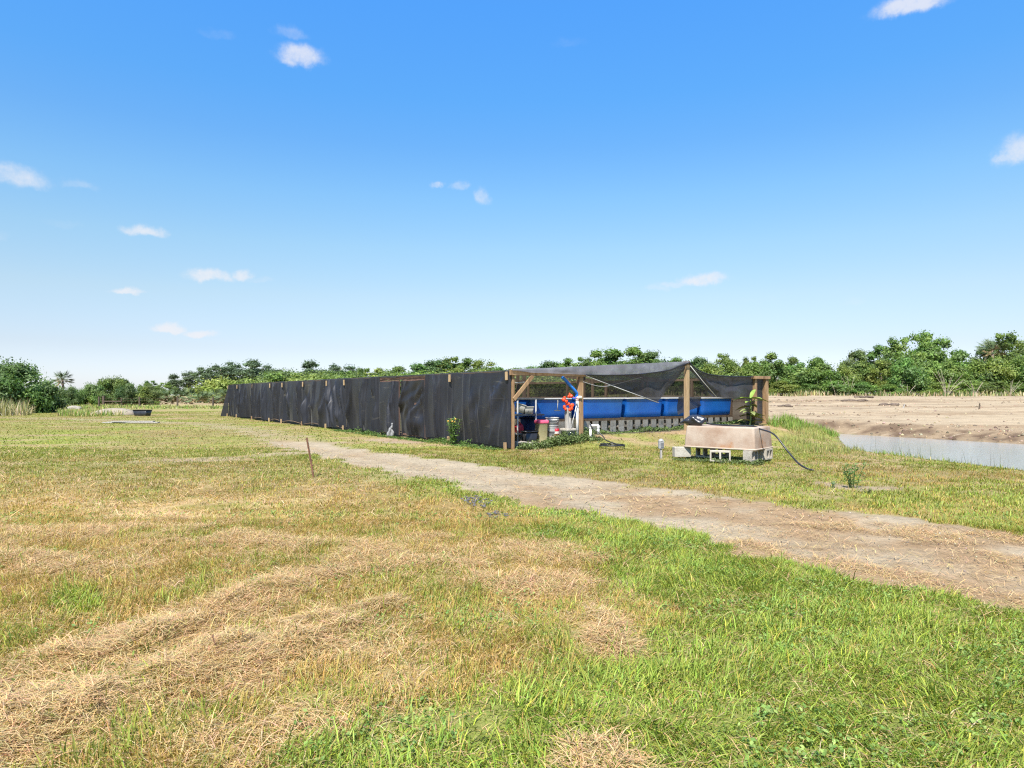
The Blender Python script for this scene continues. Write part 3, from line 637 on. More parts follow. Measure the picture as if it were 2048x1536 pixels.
for i in range(len(RW)-1):
    v0, v1 = RW[i], RW[i+1]; sd = 70+i
    me = net_grid(lambda a, b: (12.09+.05*(fbm((v0+(v1-v0)*a)*2.5, b, 3, sd)-.5), v0+(v1-v0)*a, .25+(ZE-.27)*b), 40, 20); me.name = 'side_net'; link('side_net', me, sh, M_NETI)
for i in range(4):
    u0, u1 = UMAX*i/4, UMAX*(i+1)/4; sd = 90+i
    me = net_grid(lambda a, b: (u0+(u1-u0)*a, LEN+.03+.06*(fbm((u0+(u1-u0)*a)*2.5, b, 3, sd)-.5), .02+(ZE+.0-.03+(ZR-ZE)*np.where(u0+(u1-u0)*a < UR, (u0+(u1-u0)*a)/UR, (UMAX-u0-(u1-u0)*a)/(UMAX-UR)))*b), 30, 20); me.name = 'end_net'; link('end_net', me, sh, M_NETI)
def roof_z(u, v):
    lin = np.where(u < UR, ZE+(ZR-ZE)*u/UR, ZE+(ZR-ZE)*(UMAX-u)/(UMAX-UR))
    sag = np.where(u < UR, lin, 2.235+.485*np.exp(-(u-UR)/.55)+.05*((u-9.2)/2.9)**2*(u > 9.2))
    k = np.exp(-np.clip(v, 0, None)/2.6); z = lin*(1-k)+sag*k
    return z+.02*(fbm(u*1.2, v*1.2, 3, 5)-.5)-.035*np.abs(np.sin(v*.9))*np.sin(np.pi*np.clip(u/UR, 0, 1))**2
me = net_grid(lambda a, b: (-.07+(UMAX+.14)*a, -.05+(LEN+.1)*b, roof_z(-.07+(UMAX+.14)*a, LEN*b)+.012), 150, 220); me.name = 'roof_net'; link('roof_net', me, sh, M_NETR)
# valance: net folded down over the front edge of the roof
VU = [-.05,.6,2.7,3.6,4.9,6.35,7.0,7.45]; VZ = [2.27,2.22,2.19,2.19,2.235,2.39,2.56,2.70]
def val(a, b):
    u = -.05+7.5*a; zt = roof_z(u, u*0)+.02; zb = np.minimum(np.interp(u, VU, VZ)+.035*(fbm(u*2.2, u*0, 3, 77)-.5)*np.clip(u-2.6, 0, 1), zt-.004)
    return u, -.065-.10*(1-b)*fbm(u*1.5, b, 2, 14)-.03*np.sin(b*3.1)*fbm(u*4, b, 2, 15), zb+(zt-zb)*b
me = net_grid(val, 180, 14); me.name = 'valance_net'; link('valance_net', me, sh, M_NETV)
# rolled black hem along the lower edge of the valance
pts = []
for i in range(60):
    a = i/59; x, y, z = val(np.array([.36+.64*a]), np.array([0.0])); pts.append((float(x[0]), float(y[0])-.01, float(z[0])))
part(MB().tube(pts, .018, 6), 'net_hem', M_NETW)
pts = [(UR+.02+4.55*i/50, -.06, float(roof_z(np.array([UR+.02+4.55*i/50]), np.array([0.0]))[0])) for i in range(51)]
part(MB().tube(pts, .022, 6), 'net_hem', M_NETW)
# loose curtain pulled aside on the left, its free edge a taut diagonal
def cur(a, b):
    u = 2.72+4.7*a; zt = np.interp(u, VU, VZ); ze = np.interp(u, [2.72, 6.05, 7.45], [2.19, 1.30, 2.45]); ze = np.minimum(ze, zt-.01)
    return u, .05+.12*(fbm(u*2, b*2, 3, 25)-.5)+.06*(1-b), ze+(zt-ze)*b
me = net_grid(cur, 70, 20); me.name = 'curtain_net'; link('curtain_net', me, sh, M_NETC)
part(MB().tube([(2.74, .0, 2.18), (4.4, -.0, 1.73), (6.05, .0, 1.30)], .012, 6), 'curtain_cord', M_WHITE)
def cur2(a, b):
    u = 7.55+4.35*a; zt = roof_z(u, u*0)-.01; ze = np.interp(u, [7.55, 9.0, 9.6, 11.2, 11.9], [2.6, 1.52, 1.44, 1.40, 1.46]); ze = np.minimum(ze+.05*(fbm(u*3, u*0, 2, 8)-.5), zt-.01)
    return u, .02+.30*(fbm(u*1.1+b*.8, b*1.5-u*.3, 3, 27)-.5)*np.sin(np.pi*np.clip(a*.9+.1, 0, 1))+.1*(1-b), ze+(zt-ze)*b
me = net_grid(cur2, 80, 24); me.name = 'curtain_net'; link('curtain_net', me, sh, M_NETC)
part(MB().tube([(7.57, -.06, 2.58), (8.3, -.03, 2.02), (9.05, .0, 1.50)], .012, 6), 'curtain_cord', M_WHITE)
me = net_grid(lambda a, b: (10.95+1.02*a, .10+.05*(fbm(a*3, b*2, 2, 44)-.5), .42+(1.62-.42)*b), 14, 14); me.name = 'corner_net'; link('corner_net', me, sh, M_NETC)
me = net_grid(lambda a, b: (7.62+1.25*a, .55+.04*np.sin(6*a+4*b), .95+.55*b-.0*a-(.50*(1-b))*(1-a)*.2+ .22*a*(1-b)), 14, 10); me.name = 'net_scrap'; link('net_scrap', me, sh, M_NETC)
part(MB().tube(spline([(3.9, 1.6, 2.05), (4.8, 1.5, 1.86), (5.6, 1.4, 1.98), (6.6, 1.3, 2.2)], 8), .012, 6), 'rope', M_WHITE)
part(MB().tube(spline([(.08, .2, 2.02), (.35, .35, 1.93), (.8, .5, 1.95)], 8), .02, 6), 'rope', M_WHITE)

# ================================================================== FISH TANKS on block stacks
def rrect(lx, ly, r, n=6):
    out = []
    for cx, cy, a0 in ((lx/2-r, ly/2-r, 0), (-lx/2+r, ly/2-r, 90), (-lx/2+r, -ly/2+r, 180), (lx/2-r, -ly/2+r, 270)):
        out += [(cx+r*math.cos(R(a0+90*k/n)), cy+r*math.sin(R(a0+90*k/n))) for k in range(n+1)]
    return out
def loops_mesh(mb, rings, cap0=False, cap1=False):
    n = len(rings[0]); vs = [p for r in rings for p in r]; fs = []
    for i in range(len(rings)-1):
        for k in range(n): fs.append((i*n+k, i*n+(k+1) % n, (i+1)*n+(k+1) % n, (i+1)*n+k))
    if cap0: fs.append(tuple(range(n-1, -1, -1)))
    if cap1: fs.append(tuple((len(rings)-1)*n+k for k in range(n)))
    return mb.add(vs, fs, True)
TL, TD, TB, TT = 1.84, 2.6, .785, 1.445
M_TWATER = pm('tank_water', (.02,.04,.035), (.03,.06,.05), 3, .1, .1, .5)
def make_tank(label, cat='fish tank'):
    t = thing('fish_tank', label, cat, (0, 0, TB), 0, 'row of blue fish tanks')
    def ring(s, z, off=0): return [(x, y+TD/2, z) for x, y in rrect(TL*s+off, TD*s+off, .14)]
    h = TT-TB; b = MB()
    loops_mesh(b, [ring(.93, 0), ring(.955, .02), ring(.965, h*.3), ring(.98, h*.7), ring(1, h)], cap0=True)
    loops_mesh(b, [ring(1, h, -.02), ring(.965, h*.5, -.02)])
    b.build('shell', M_BLUE, t)
    r = MB(); loops_mesh(r, [ring(1, h-.02, .02), ring(1, h-.02, .07), ring(1, h+.012, .07), ring(1, h+.012, -.03), ring(1, h-.01, -.03)]); r.build('rim', M_RIM, t)
    wv = MB(); wv.add(ring(.97, h*.78), [tuple(range(len(ring(1, 0))))]); wv.build('water', M_TWATER, t)
    return t
TU = [3.60+1.97*k for k in range(-1, 4)]
names = ['dark blue fish tank in the shade behind the buckets, left of the front corner post', 'sunlit blue fish tank just right of the front post beside the buckets, largest in view',
         'blue fish tank second from the left of the four sunlit ones', 'blue fish tank standing behind the tall pale peak post', 'blue fish tank at the right end of the row by the leafy plant']
for k, u0 in enumerate(TU):
    if k == 0: tk = t0 = make_tank(names[0])
    else: tk = copy_tree(t0); tk['label'] = names[k]
    v0 = 1.0 if k else 1.35
    tk.location = P3(u0+TL/2, v0, TB+(.0 if k else .0)); tk.rotation_euler.z = AU
tn = ['shaded', 'largest sunlit', 'second sunlit', 'third sunlit', 'rightmost sunlit']
def block_mesh(name='cinder_block', L=.40, Wd=.20, H=.20):
    """hollow two-core block lying with its cores along y"""
    me = bpy.data.meshes.new(name); xs = [-L/2, -L/2+.035, -.02, .02, L/2-.035, L/2]; zs = [0, .035, H-.035, H]; vs = []; fs = []
    idx = {}
    def v(i, k, y):
        key = (i, k, y)
        if key not in idx: idx[key] = len(vs); vs.append((xs[i], y*Wd/2, zs[k]))
        return idx[key]
    for y in (-1, 1):
        for i in range(5):
            for k in range(3):
                if i in (1, 3) and k == 1: continue
                q = [v(i, k, y), v(i+1, k, y), v(i+1, k+1, y), v(i, k+1, y)]; fs.append(tuple(q if y < 0 else q[::-1]))
    for i in range(5):
        fs.append((v(i, 0, 1), v(i+1, 0, 1), v(i+1, 0, -1), v(i, 0, -1))); fs.append((v(i, 3, -1), v(i+1, 3, -1), v(i+1, 3, 1), v(i, 3, 1)))
    for k in range(3):
        fs.append((v(0, k, -1), v(0, k+1, -1), v(0, k+1, 1), v(0, k, 1))); fs.append((v(5, k, 1), v(5, k+1, 1), v(5, k+1, -1), v(5, k, -1)))
    for i in (1, 3):
        fs.append((v(i, 1, -1), v(i, 1, 1), v(i, 2, 1), v(i, 2, -1))); fs.append((v(i+1, 1, 1), v(i+1, 1, -1), v(i+1, 2, -1), v(i+1, 2, 1)))
        fs.append((v(i, 1, 1), v(i, 1, -1), v(i+1, 1, -1), v(i+1, 1, 1))); fs.append((v(i, 2, -1), v(i, 2, 1), v(i+1, 2, 1), v(i+1, 2, -1)))
    me.from_pydata(vs, [], fs); me.update(); me.materials.append(M_CONC); return me
BLK = block_mesh(); BLKW = block_mesh('cinder_block', .40, .24, .20)
def block(loc, rz, label, group=None, me=None, rx=0, scale=1):
    o = bpy.data.objects.new('cinder_block', me or BLK); col.objects.link(o); o.location = loc; o.rotation_euler = (rx, 0, rz); o.scale = (scale,)*3
    return tag(o, label, 'concrete block', group)
# solid-ended stack blocks show their narrow ends to the front
ordn = ['first', 'second', 'third', 'fourth', 'fifth', 'sixth']
for k, u0 in enumerate(TU):
    v0 = (1.0 if k else 1.35)
    sb = MB().beam((0, 0, 0), (TL-.02, 0, 0), .09, .085).build('timber_sleeper', M_WOODD)
    sb.location = P3(u0+.01, v0+.10, TB-.0455); sb.rotation_euler.z = AU; tag(sb, 'brown timber beam under the front edge of the %s blue tank' % tn[k], 'beam', 'timber beams under the tanks')
    for j in range(5):
        if k == 0 and j not in (3, 4): continue
        u = u0+.14+j*.394
        for lv in range(3):
            z = TB-.088-.2005*(lv+1)
            if lv == 2: 
                if k > 1: continue
            block(P3(u, v0+.22+.01*((j*7+lv*3) % 3), z), AU+R(90)+R((j*31+lv*17) % 5-2), '%s pale block of the %s stack from the left under the %s blue tank' % (('upper', 'middle', 'lowest')[lv], ordn[j], tn[k]), 'concrete blocks under the blue tanks', BLKW)

# ================================================================== THINGS IN THE OPEN BAY
def at(px, D, z=None):
    x = (px-1024)/F*D; return (x, D, hz1(x, D) if z is None else z)
def zy(py, D): return HC-(py-HZ)*D/F
M_BLACK = pm('black_plastic', (.012,.012,.013), (.025,.025,.027), 4, .38, .1, .5)
M_RED = pm('red_plastic', (.42,.018,.03), (.52,.03,.05), 4, .4, .05, .45)
M_PINK = pm('faded_pink_lid', (.60,.07,.14), (.68,.12,.20), 4, .5, .05, .4)
M_YEL = pm('yellowed_plastic', (.44,.37,.17), (.50,.43,.23), 4, .55, .08, .35, c3=(.35,.27,.12), s3=7, t3=(.58, .72))
M_ORANGE = pm('orange_plastic', (.62,.05,.012), (.78,.085,.018), 5, .45, .1, .4)
M_BHOSE = pm('blue_hose', (.01,.12,.50), (.02,.22,.62), 6, .4, .1, .5)
M_STEEL = pm('rusty_steel', (.09,.045,.028), (.17,.085,.05), 14, .85, .5)
M_GREYP = pm('grey_plastic', (.24,.24,.235), (.33,.33,.32), 6, .5, .05, .4)
M_SHELF = pm('grey_shelf', (.10,.105,.11), (.16,.165,.17), 5, .6, .15)
M_CREAM = pm('cream_plastic', (.46,.43,.35), (.54,.51,.43), 4, .5, .05, .4)

# rack with two boards and white legs
rk = thing('rack', 'two-board grey rack with white pipe legs in the open bay', 'rack', at(1056, 20.9, 0.0), AU)
for z, nm in ((.955, 'shelf'), (1.455, 'top')): MB().box((0, .15, z), (1.05, .62, .05)).build(nm, M_SHELF, rk, .006)
for x, y in ((-.48,-.12),(.20,-.14),(-.48,.42),(.5,.42)): MB().tube([(x, y, 0), (x, y, 1.43)], .026, 10).build('leg', M_WHITE, rk)
def crate(label, loc, rz, ry, sz):
    t = thing('crate', label, 'crate', loc, rz, 'white crates on the rack'); t.rotation_euler = (0, ry, rz)
    b = MB(); lx, ly, h = sz
    loops_mesh(b, [[(x, y, 0) for x, y in rrect(lx*.9, ly*.9, .03)], [(x, y, h) for x, y in rrect(lx, ly, .03)], [(x, y, h) for x, y in rrect(lx-.03, ly-.03, .02)], [(x, y, .03) for x, y in rrect(lx*.9-.03, ly*.9-.03, .02)]], cap0=True, cap1=True)
    b.build('body', M_CREAM, t)
    r = MB(); loops_mesh(r, [[(x, y, z) for x, y in rrect(lx+o, ly+o, .03)] for z, o in ((h-.035, .0), (h-.035, .03), (h-.0, .03), (h-.0, 0))]); r.build('rim', M_CREAM, t)
    s = MB()
    for k in range(3): s.box((lx*.478, -.0, h*(.22+.22*k)), (.03, ly*.5, h*.10))
    s.build('hand_slot', M_BLACK, t)
crate('white crate tilted on its corner at the left end of the rack', (at(1037.5, 20.8)[0], 20.8, 1.03), AU-R(20), R(16), (.26, .3, .27))
crate('upright cream crate with dark slots on the middle of the rack', (at(1056.5, 20.9)[0], 20.9, .985), AU-R(25), 0, (.29, .3, .23))
# red jug on a block
block((at(1037, 20.9)[0], 20.9, hz1(.2, 20.9)), AU, 'grey block carrying the red jug behind the black tub', 'blocks in the open bay', scale=1.75)
rj = thing('jug', 'red plastic jug with a moulded handle inside the open bay', 'jug', (at(1037.5, 20.9)[0], 20.9, hz1(.2, 20.9)+.352), AU)
b = MB(); loops_mesh(b, [[(x, y, z) for x, y in rrect(.25*s, .2*s, .04)] for s, z in ((.95, 0), (1.05, .03), (1.05, .17), (.9, .23), (.5, .27))], cap0=True, cap1=True); b.build('body', M_RED, rj)
MB().tube(spline([(-.09, 0, .22), (-.06, 0, .31), (.04, 0, .31), (.09, 0, .22)], 5), .016, 8).build('handle', M_RED, rj); MB().tube([(.0, 0, .26), (0, 0, .295)], .028, 12).build('cap', M_BLACK, rj)
# black tub
def tubshape(label, name, loc, rz, lx, ly, h, mat, cat):
    t = thing(name, label, cat, loc, rz); b = MB()
    loops_mesh(b, [[(x, y, z) for x, y in rrect(lx*s, ly*s, .06)] for s, z in ((.78, 0), (.8, .01), (.97, h))]+[[(x, y, z) for x, y in rrect(lx*s-.03, ly*s-.03, .05)] for s, z in ((.97, h), (.8, .03))], cap0=True, cap1=True)
    b.build('body', mat, t); r = MB(); loops_mesh(r, [[(x, y, z) for x, y in rrect(lx+o, ly+o, .06)] for z, o in ((h-.03, -.03), (h-.03, .02), (h+.01, .02), (h+.01, -.05))]); r.build('rim', mat, t); return t
tubshape('low black tub with a rolled rim beside the pink-lidded bin', 'tub', (at(1059, 20.5)[0], 20.5, hz1(.5, 20.5)+.02), AU-R(10), .46, .36, .40, M_BLACK, 'tub')
tubshape('dark blue tote under the rack behind the red jug', 'tote', (at(1056, 21.5)[0], 21.5, hz1(.5, 21.5)), AU, .42, .40, .75, pm('navy_plastic', (.01,.02,.06), (.02,.03,.09), 4, .45, .05), 'tote')
# bin with pink lid
bx = at(1083, 20.75); bn_ = thing('bin', 'tall yellowed bin with a faded pink lid', 'bin', (bx[0], bx[1], bx[2]-.02), AU-R(12))
h = .80-bx[2]; b = MB(); loops_mesh(b, [[(x, y, z) for x, y in rrect(.33*s, .30*s, .05)] for s, z in ((.88, 0), (.92, .02), (1.0, h-.06), (1.06, h-.05), (1.06, h-.02))], cap0=True, cap1=True); b.build('body', M_YEL, bn_)
b = MB(); loops_mesh(b, [[(x, y, z) for x, y in rrect(.33*s, .30*s, .05)] for s, z in ((1.10, h-.08), (1.14, h-.07), (1.13, h), (1.0, h+.02), (.6, h+.03))], cap1=True); b.build('lid', M_PINK, bn_)
# two stacked buckets
def bucket(label, px, D, z0, h, r, mat, bail=True):
    x = (px-1024)/F*D; t = thing('bucket', label, 'bucket', (x, D, z0), 0, 'stacked white buckets')
    MB().lathe([(0, 0), (r*.86, 0), (r*.88, .01), (r*.97, h*.78), (r*1.03, h*.79), (r*1.03, h*.83), (r*.98, h*.84), (r, h*.94), (r*1.06, h*.95), (r*1.06, h), (r*.97, h), (r*.88, h*.2), (0, h*.2)], n=28).build('body', mat, t)
    MB().tube(spline([(-r*1.05, 0, h*.8), (-r*.5, -r*.98, h*.62), (r*.5, -r*.98, h*.62), (r*1.05, 0, h*.8)], 6), .006, 6).build('handle', M_GREYP, t); return t
zb = hz1(1.27, 21.0)
bucket('greyish lower bucket of the stacked pair behind the weeds', 1104.5, 21.0, zb-.0, .46, .185, M_GREYP)
bucket('white upper bucket of the stacked pair beside the pink-lidded bin', 1104.5, 21.0, zb+.16+.46-.46*.79+.03, .42, .207, M_WHITE)
rc = thing('can', 'small red and white can on the ground right of the stacked buckets', 'can', (at(1113, 20.9)[0], 20.9, hz1(1.4, 20.9)+.13), 0)
MB().lathe([(0,0),(.09,0),(.09,.20),(.085,.22),(0,.22)], n=18).build('body', M_RED, rc); MB().lathe([(.0915,.07),(.0915,.14)], n=18).build('band', M_WHITE, rc)
block((at(1113, 20.9)[0], 20.9, hz1(1.4, 20.9)-.07), AU, 'grey block hidden in weeds under the small red can', 'blocks in the open bay')
o = block((at(1039, 19.95)[0], 19.95, hz1(.2, 19.95)-.02), AU+R(8), 'grey block on the ground just inside the net corner', 'blocks in the open bay', scale=1.0)
block((at(1062, 20.2)[0], 20.2, hz1(.5, 20.2)-.09), AU-R(14), 'flat stone-grey block half sunk in front of the black tub', 'blocks in the open bay', scale=1.05)
# weathered stump in a stone pot, hung with orange floats
px_, D_ = 1136, 20.6; x_ = (px_-1024)/F*D_; zg = hz1(x_, D_)
pt = thing('plant_pot', 'square concrete pot holding a weathered grey post', 'pot', (x_, D_, zg-.05), AU)
b = MB(); loops_mesh(b, [[(x, y, z) for x, y in rrect(.33*s, .33*s, .03)] for s, z in ((.9, 0), (1.0, .33), (1.08, .34), (1.08, .42), (.95, .42), (.9, .36))], cap0=True, cap1=True); b.build('body', M_CONC, pt)
st = thing('weathered_post', 'split grey driftwood post standing in the concrete pot', 'post', (x_, D_, zg+.30), AU)
b = MB(); b.tube(spline([(-.02, 0, 0), (-.03, .01, .3), (-.05, 0, .62), (-.06, 0, .70)], 5), [.075]*5+[.07]*5+[.06]*5+[.05], 8); b.tube(spline([(.05, 0, 0), (.05, -.01, .35), (.07, 0, .66)], 5), [.06]*5+[.055]*5+[.04], 8); b.build('trunk', M_GREYWOOD, st)
zf = zg+.30
fl = thing('float_string', 'string of bright orange floats draped over the weathered post', 'floats', (x_, D_-.10, zf+.70), 0)
for i, (dx, dz) in enumerate(((-.13,.33),(-.16,.26),(-.08,.20),(-.05,.12),(.05,.42),(.10,.38),(.03,.36),(-.14,.02),(-.10,-.05),(.08,.06),(.12,-.01),(.05,-.06),(.02,.12),(.13,.08))):
    MB().blob((dx*.85, -.02*(i % 3), dz*.92), (.036+.018*((i*7) % 4)/3, .04, .045+.02*((i*5) % 3)/2), i*13+5, 14, 9, .38).build('float', M_ORANGE, fl)
MB().tube(spline([(.10, 0, .36), (.18, 0, .30), (.28, .02, .29), (.30, .02, .20)], 5), .01, 6).build('cord', M_RED, fl)
pp = thing('pvc_pipe', 'upright white pipe with an elbow tied beside the front post', 'pipe', (at(1154.5, 20.75)[0], 20.75, hz1(2.0, 20.7)-.05), 0)
zt = zy(797, 20.75)-pp.location.z
MB().tube([(0, 0, 0), (0, 0, zt-.05)], .045, 12).build('riser', M_WHITE, pp); MB().tube(spline([(0, 0, zt-.06), (.0, 0, zt-.01), (.05, .0, zt+.03), (.13, .02, zt+.03)], 5), .052, 12).build('elbow', M_CREAM, pp)
ps = thing('pole', 'thin white pole leaning against the upright pipe', 'pole', (at(1140.5, 20.6)[0], 20.6, .75), 0); MB().tube([(0, 0, -.3), (.21, .06, .56)], .014, 8).build('shaft', M_WHITE, ps); MB().tube([(.195, .055, .50), (.215, .062, .585)], .022, 8).build('grip', M_GREYP, ps)
hk = thing('hand_paddle', 'small white T-shaped paddle hanging on the shaded tank', 'paddle', (at(1115, 20.9)[0], 20.9, 1.10), AU); MB().tube([(0, 0, 0), (.01, 0, .22)], .012, 8).build('shaft', M_CREAM, hk); MB().box((0, 0, -.01), (.24, .03, .03)).build('blade', M_CREAM, hk, .004); MB().blob((.012, 0, .26), (.02, .02, .06), 3).build('grip', M_CREAM, hk)
bh = tag(MB().tube(spline([(1.93, .10, 2.10), (2.02, .10, 2.05), (2.25, .11, 1.86), (2.46, .11, 1.68), (2.53, .12, 1.60), (2.50, .13, 1.46), (2.38, .14, 1.47)], 8), .05, 10).build('blue_hose', M_BHOSE), 'thick blue hose hanging along the brace beside the front post', 'hose', 'blue hoses under the net roof')
bh.location = (CX, CY, 0); bh.rotation_euler.z = AU
bh = tag(MB().tube(spline([(1.25, 2.32, 2.12), (1.15, 2.3, 1.98), (1.02, 2.32, 1.78), (.88, 2.3, 1.60), (.78, 2.3, 1.52)], 8), .05, 10).build('blue_hose', M_BHOSE), 'blue hose tied along the rear brace above the rack', 'hose', 'blue hoses under the net roof')
bh.location = (CX, CY, 0); bh.rotation_euler.z = AU
bh = tag(MB().tube(spline([(.16, 1.2, 1.84), (.28, 1.22, 1.72), (.45, 1.2, 1.55), (.55, 1.2, 1.50)], 8), .04, 10).build('blue_hose', M_BHOSE), 'short dark blue hose end hanging above the white crates', 'hose', 'blue hoses under the net roof')
bh.location = (CX, CY, 0); bh.rotation_euler.z = AU
# white standpipe and coiled black hose on the grass in front
D_ = 20.3; x0 = (1181-1024)/F*D_; zg = hz1(x0, D_)
sp = thing('standpipe', 'white U-bend standpipe rising from the grass before the tanks', 'pipe', (x0, D_, zg-.05), 0)
zt = zy(851.5, D_)-sp.location.z; dx = .235
MB().tube([(0, 0, 0), (0, 0, zt-.06)], .04, 12).build('riser', M_WHITE, sp); MB().tube(spline([(0, 0, zt-.07), (.005, 0, zt-.015), (.04, .0, zt)], 5), .05, 12).build('elbow', M_WHITE, sp)
MB().tube([(.03, 0, zt), (dx-.03, .02, zt)], .038, 12).build('crossbar', M_WHITE, sp); MB().tube(spline([(dx-.04, .02, zt), (dx-.005, .02, zt-.015), (dx, .02, zt-.07)], 5), .05, 12).build('elbow', M_WHITE, sp); MB().tube([(dx, .02, zt-.06), (dx, .02, zt-.27)], .04, 12).build('spout', M_WHITE, sp)
hp = [(x0+.235, D_-.02, zg+zt-.36), (x0+.30, D_-.1, zg+.2), (x0+.42, D_-.5, zg+.05)]
cx_, cy_ = x0+.52, D_-.85
for k in range(26):
    a = k*.42; hp.append((cx_+.33*math.cos(a)*(1+.1*math.sin(k)), cy_+.34*math.sin(a), hz1(cx_, cy_)+.05+.0025*k))
tag(MB().tube(spline([(x0-.02, D_-.06, zg+.55), (x0+.05, D_-.09, zg+.40), (x0+.25, D_-.2, zg+.25), (x0+.35, D_-.3, zg+.15)]+hp[2:], 4), .017, 7).build('black_hose', M_BLACK), 'coil of black hose on the grass under the white standpipe', 'hose')

# ================================================================== UPTURNED TUB ON BLOCKS
M_TUB = pm('stained_fibreglass', (.26,.17,.115), (.39,.315,.245), 1.5, .75, .25, .15, c3=(.30,.14,.055), s3=1.9, t3=(.58, .76), bscale=25)
M_TUBL = pm('tub_lip', (.34,.27,.20), (.42,.35,.27), 3, .7, .1, .2)
ta = R(-40); fx_, fy_ = 4.16, 16.45; e1 = (math.cos(ta), math.sin(ta)); e2 = (-math.sin(ta), math.cos(ta))
LT, WT, ZL = 1.78, 1.20, .31
def TQ(a, b, z=0): return (fx_+a*e1[0]+b*e2[0], fy_+a*e1[1]+b*e2[1], z)
tc0 = TQ(LT/2, WT/2, 0)
tb = thing('upturned_tub', 'stained cream tub turned upside down on grey blocks', 'tub', (tc0[0], tc0[1], ZL), ta)
b = MB(); HT = .52
loops_mesh(b, [[(x, y, z) for x, y in rrect(LT-d, WT-d, r)] for d, z, r in ((.05, .03, .045), (.075, HT*.5, .05), (.115, HT-.04, .055), (.125, HT-.012, .055), (.165, HT, .05))], cap1=True); b.build('shell', M_TUB, tb)
b = MB(); loops_mesh(b, [[(x, y, z) for x, y in rrect(LT+o, WT+o, .07)] for o, z in ((-.12, 0), (.0, 0), (.0, .03), (-.055, .034))]); b.build('lip', M_TUBL, tb)
SOL = MB().box((0, 0, .12), (.40, .20, .24)).build('cinder_block', pm('cream_block', (.34,.31,.255), (.42,.39,.33), 8, .95, .4), None, .008)
zg = lambda p: hz1(p[0], p[1])
p = TQ(-.06, .06); SOL.location = (p[0], p[1], .065); SOL.rotation_euler.z = R(4); tag(SOL, 'cream concrete block under the left end of the upturned tub', 'concrete block', 'blocks under the upturned tub'); SOL.scale = (1, 1, 1)
BL2 = block_mesh('cinder_block', .46, .24, .25)
p = TQ(1.00, -.13); block((p[0], p[1], .035), R(-16), 'grey block showing two square holes in front of the upturned tub', 'blocks under the upturned tub', BL2)
for (a, bb, rz, lab) in ((1.62, .12, 50, 'grey block under the right front corner of the upturned tub'), (1.72, .80, 50, 'grey block under the right rear corner of the upturned tub'), (.55, .95, -40, 'shadowed block under the back of the upturned tub'), (.42, .35, -40, 'shadowed block under the middle of the upturned tub')):
    p = TQ(a, bb); block((p[0], p[1], .065), R(rz), lab, 'blocks under the upturned tub', block_mesh('cinder_block', .40, .20, .243))
# black bag and the black hose that leaves it
p = TQ(.20, .26); bg_ = thing('plastic_bag', 'black plastic bag gathered on the left end of the upturned tub', 'bag', (p[0], p[1], ZL+HT), ta+R(8))
M_BAG = pm('black_bag_plastic', (.010,.010,.012), (.03,.03,.034), 5, .22, .6, .6, bscale=12)
b = MB(); b.blob((.0, 0, .125), (.24, .19, .135), 4, 36, 22, .34); b.build('body', M_BAG, bg_)
b = MB(); b.tube(spline([(-.08, 0, .13), (-.22, -.02, .10), (-.37, -.03, .05)], 5), [.13,.12,.11,.095,.08,.065,.055,.045,.035,.025,.012], 10); b.build('tail', M_BAG, bg_)
hp = [TQ(.40, .45, ZL+HT+.06), TQ(.60, .42, ZL+HT+.03), TQ(1.1, .40, ZL+HT+.02), TQ(1.45, .42, ZL+HT+.022), TQ(1.62, .42, ZL+HT+.01), TQ(1.75, .36, ZL+HT-.04), (5.83, 15.02, .70), (6.0, 14.7, .36), (6.09, 14.4, .14), (6.14, 14.1, .05), (6.18, 13.85, .03)]
tag(MB().tube(spline(hp, 8), .019, 8).build('black_hose', M_BLACK), 'black hose running over the upturned tub and down to the grass', 'hose')
# little outlet box on a post
D_ = 16.6; x_ = (1322-1024)/F*D_; ob = thing('outlet_box', 'small grey outlet box on a short post left of the upturned tub', 'outlet box', (x_, D_, hz1(x_, D_)-.03), R(10))
MB().box((0, 0, .15), (.045, .045, .32)).build('post', M_GREYWOOD, ob); MB().box((0, -.005, .385), (.125, .09, .20)).build('box', M_GREYP, ob, .012)
MB().box((.012, -.053, .375), (.075, .012, .11)).build('cover', M_SHELF, ob, .004); MB().lathe([(.0, .53), (.03, .525), (.055, .50), (.062, .48)], n=14).build('cap', M_GREYP, ob)

# ================================================================== SMALL THINGS ON THE GROUND
x_, y_ = G(629, 955); zz = hz1(x_, y_)
sk = thing('steel_stake', 'rusty leaning steel stake at the near edge of the dirt road', 'stake', (x_, y_, zz), 0)
MB().beam((0, 0, -.1), (-.165, .05, .76), .022, .03).build('rod', M_STEEL, sk); b = MB()
for k in range(6): b.box((-.165*(.3+.12*k)+.012, .02, .76*(.3+.12*k)), (.018, .02, .025), ry=R(-12))
b.build('stud', M_STEEL, sk)
M_ASH = pm('grey_ash', (.07,.064,.068), (.17,.16,.165), 20, .95, .6, c3=(.02,.018,.02), s3=9)
def scatterpile(name, label, cat, poly, n, s, mat, seed, zoff=.0):
    rn = random.Random(seed); b = MB(); c = np.mean(np.array(poly), 0)
    xs = [q[0] for q in poly]; ys = [q[1] for q in poly]; k = 0
    while k < n:
        x = rn.uniform(min(xs), max(xs)); y = rn.uniform(min(ys), max(ys))
        if not inpoly(np.array([x]), np.array([y]), poly)[0]: continue
        k += 1; q = s*rn.uniform(.4, 1.5); b.blob((x, y, hz1(x, y)+q*.25+zoff+.02), (q, q*rn.uniform(.5, 1), q*.45), rn.randrange(999), 7, 5, .5)
    return tag(b.build(name, mat), label, cat, kind='stuff')
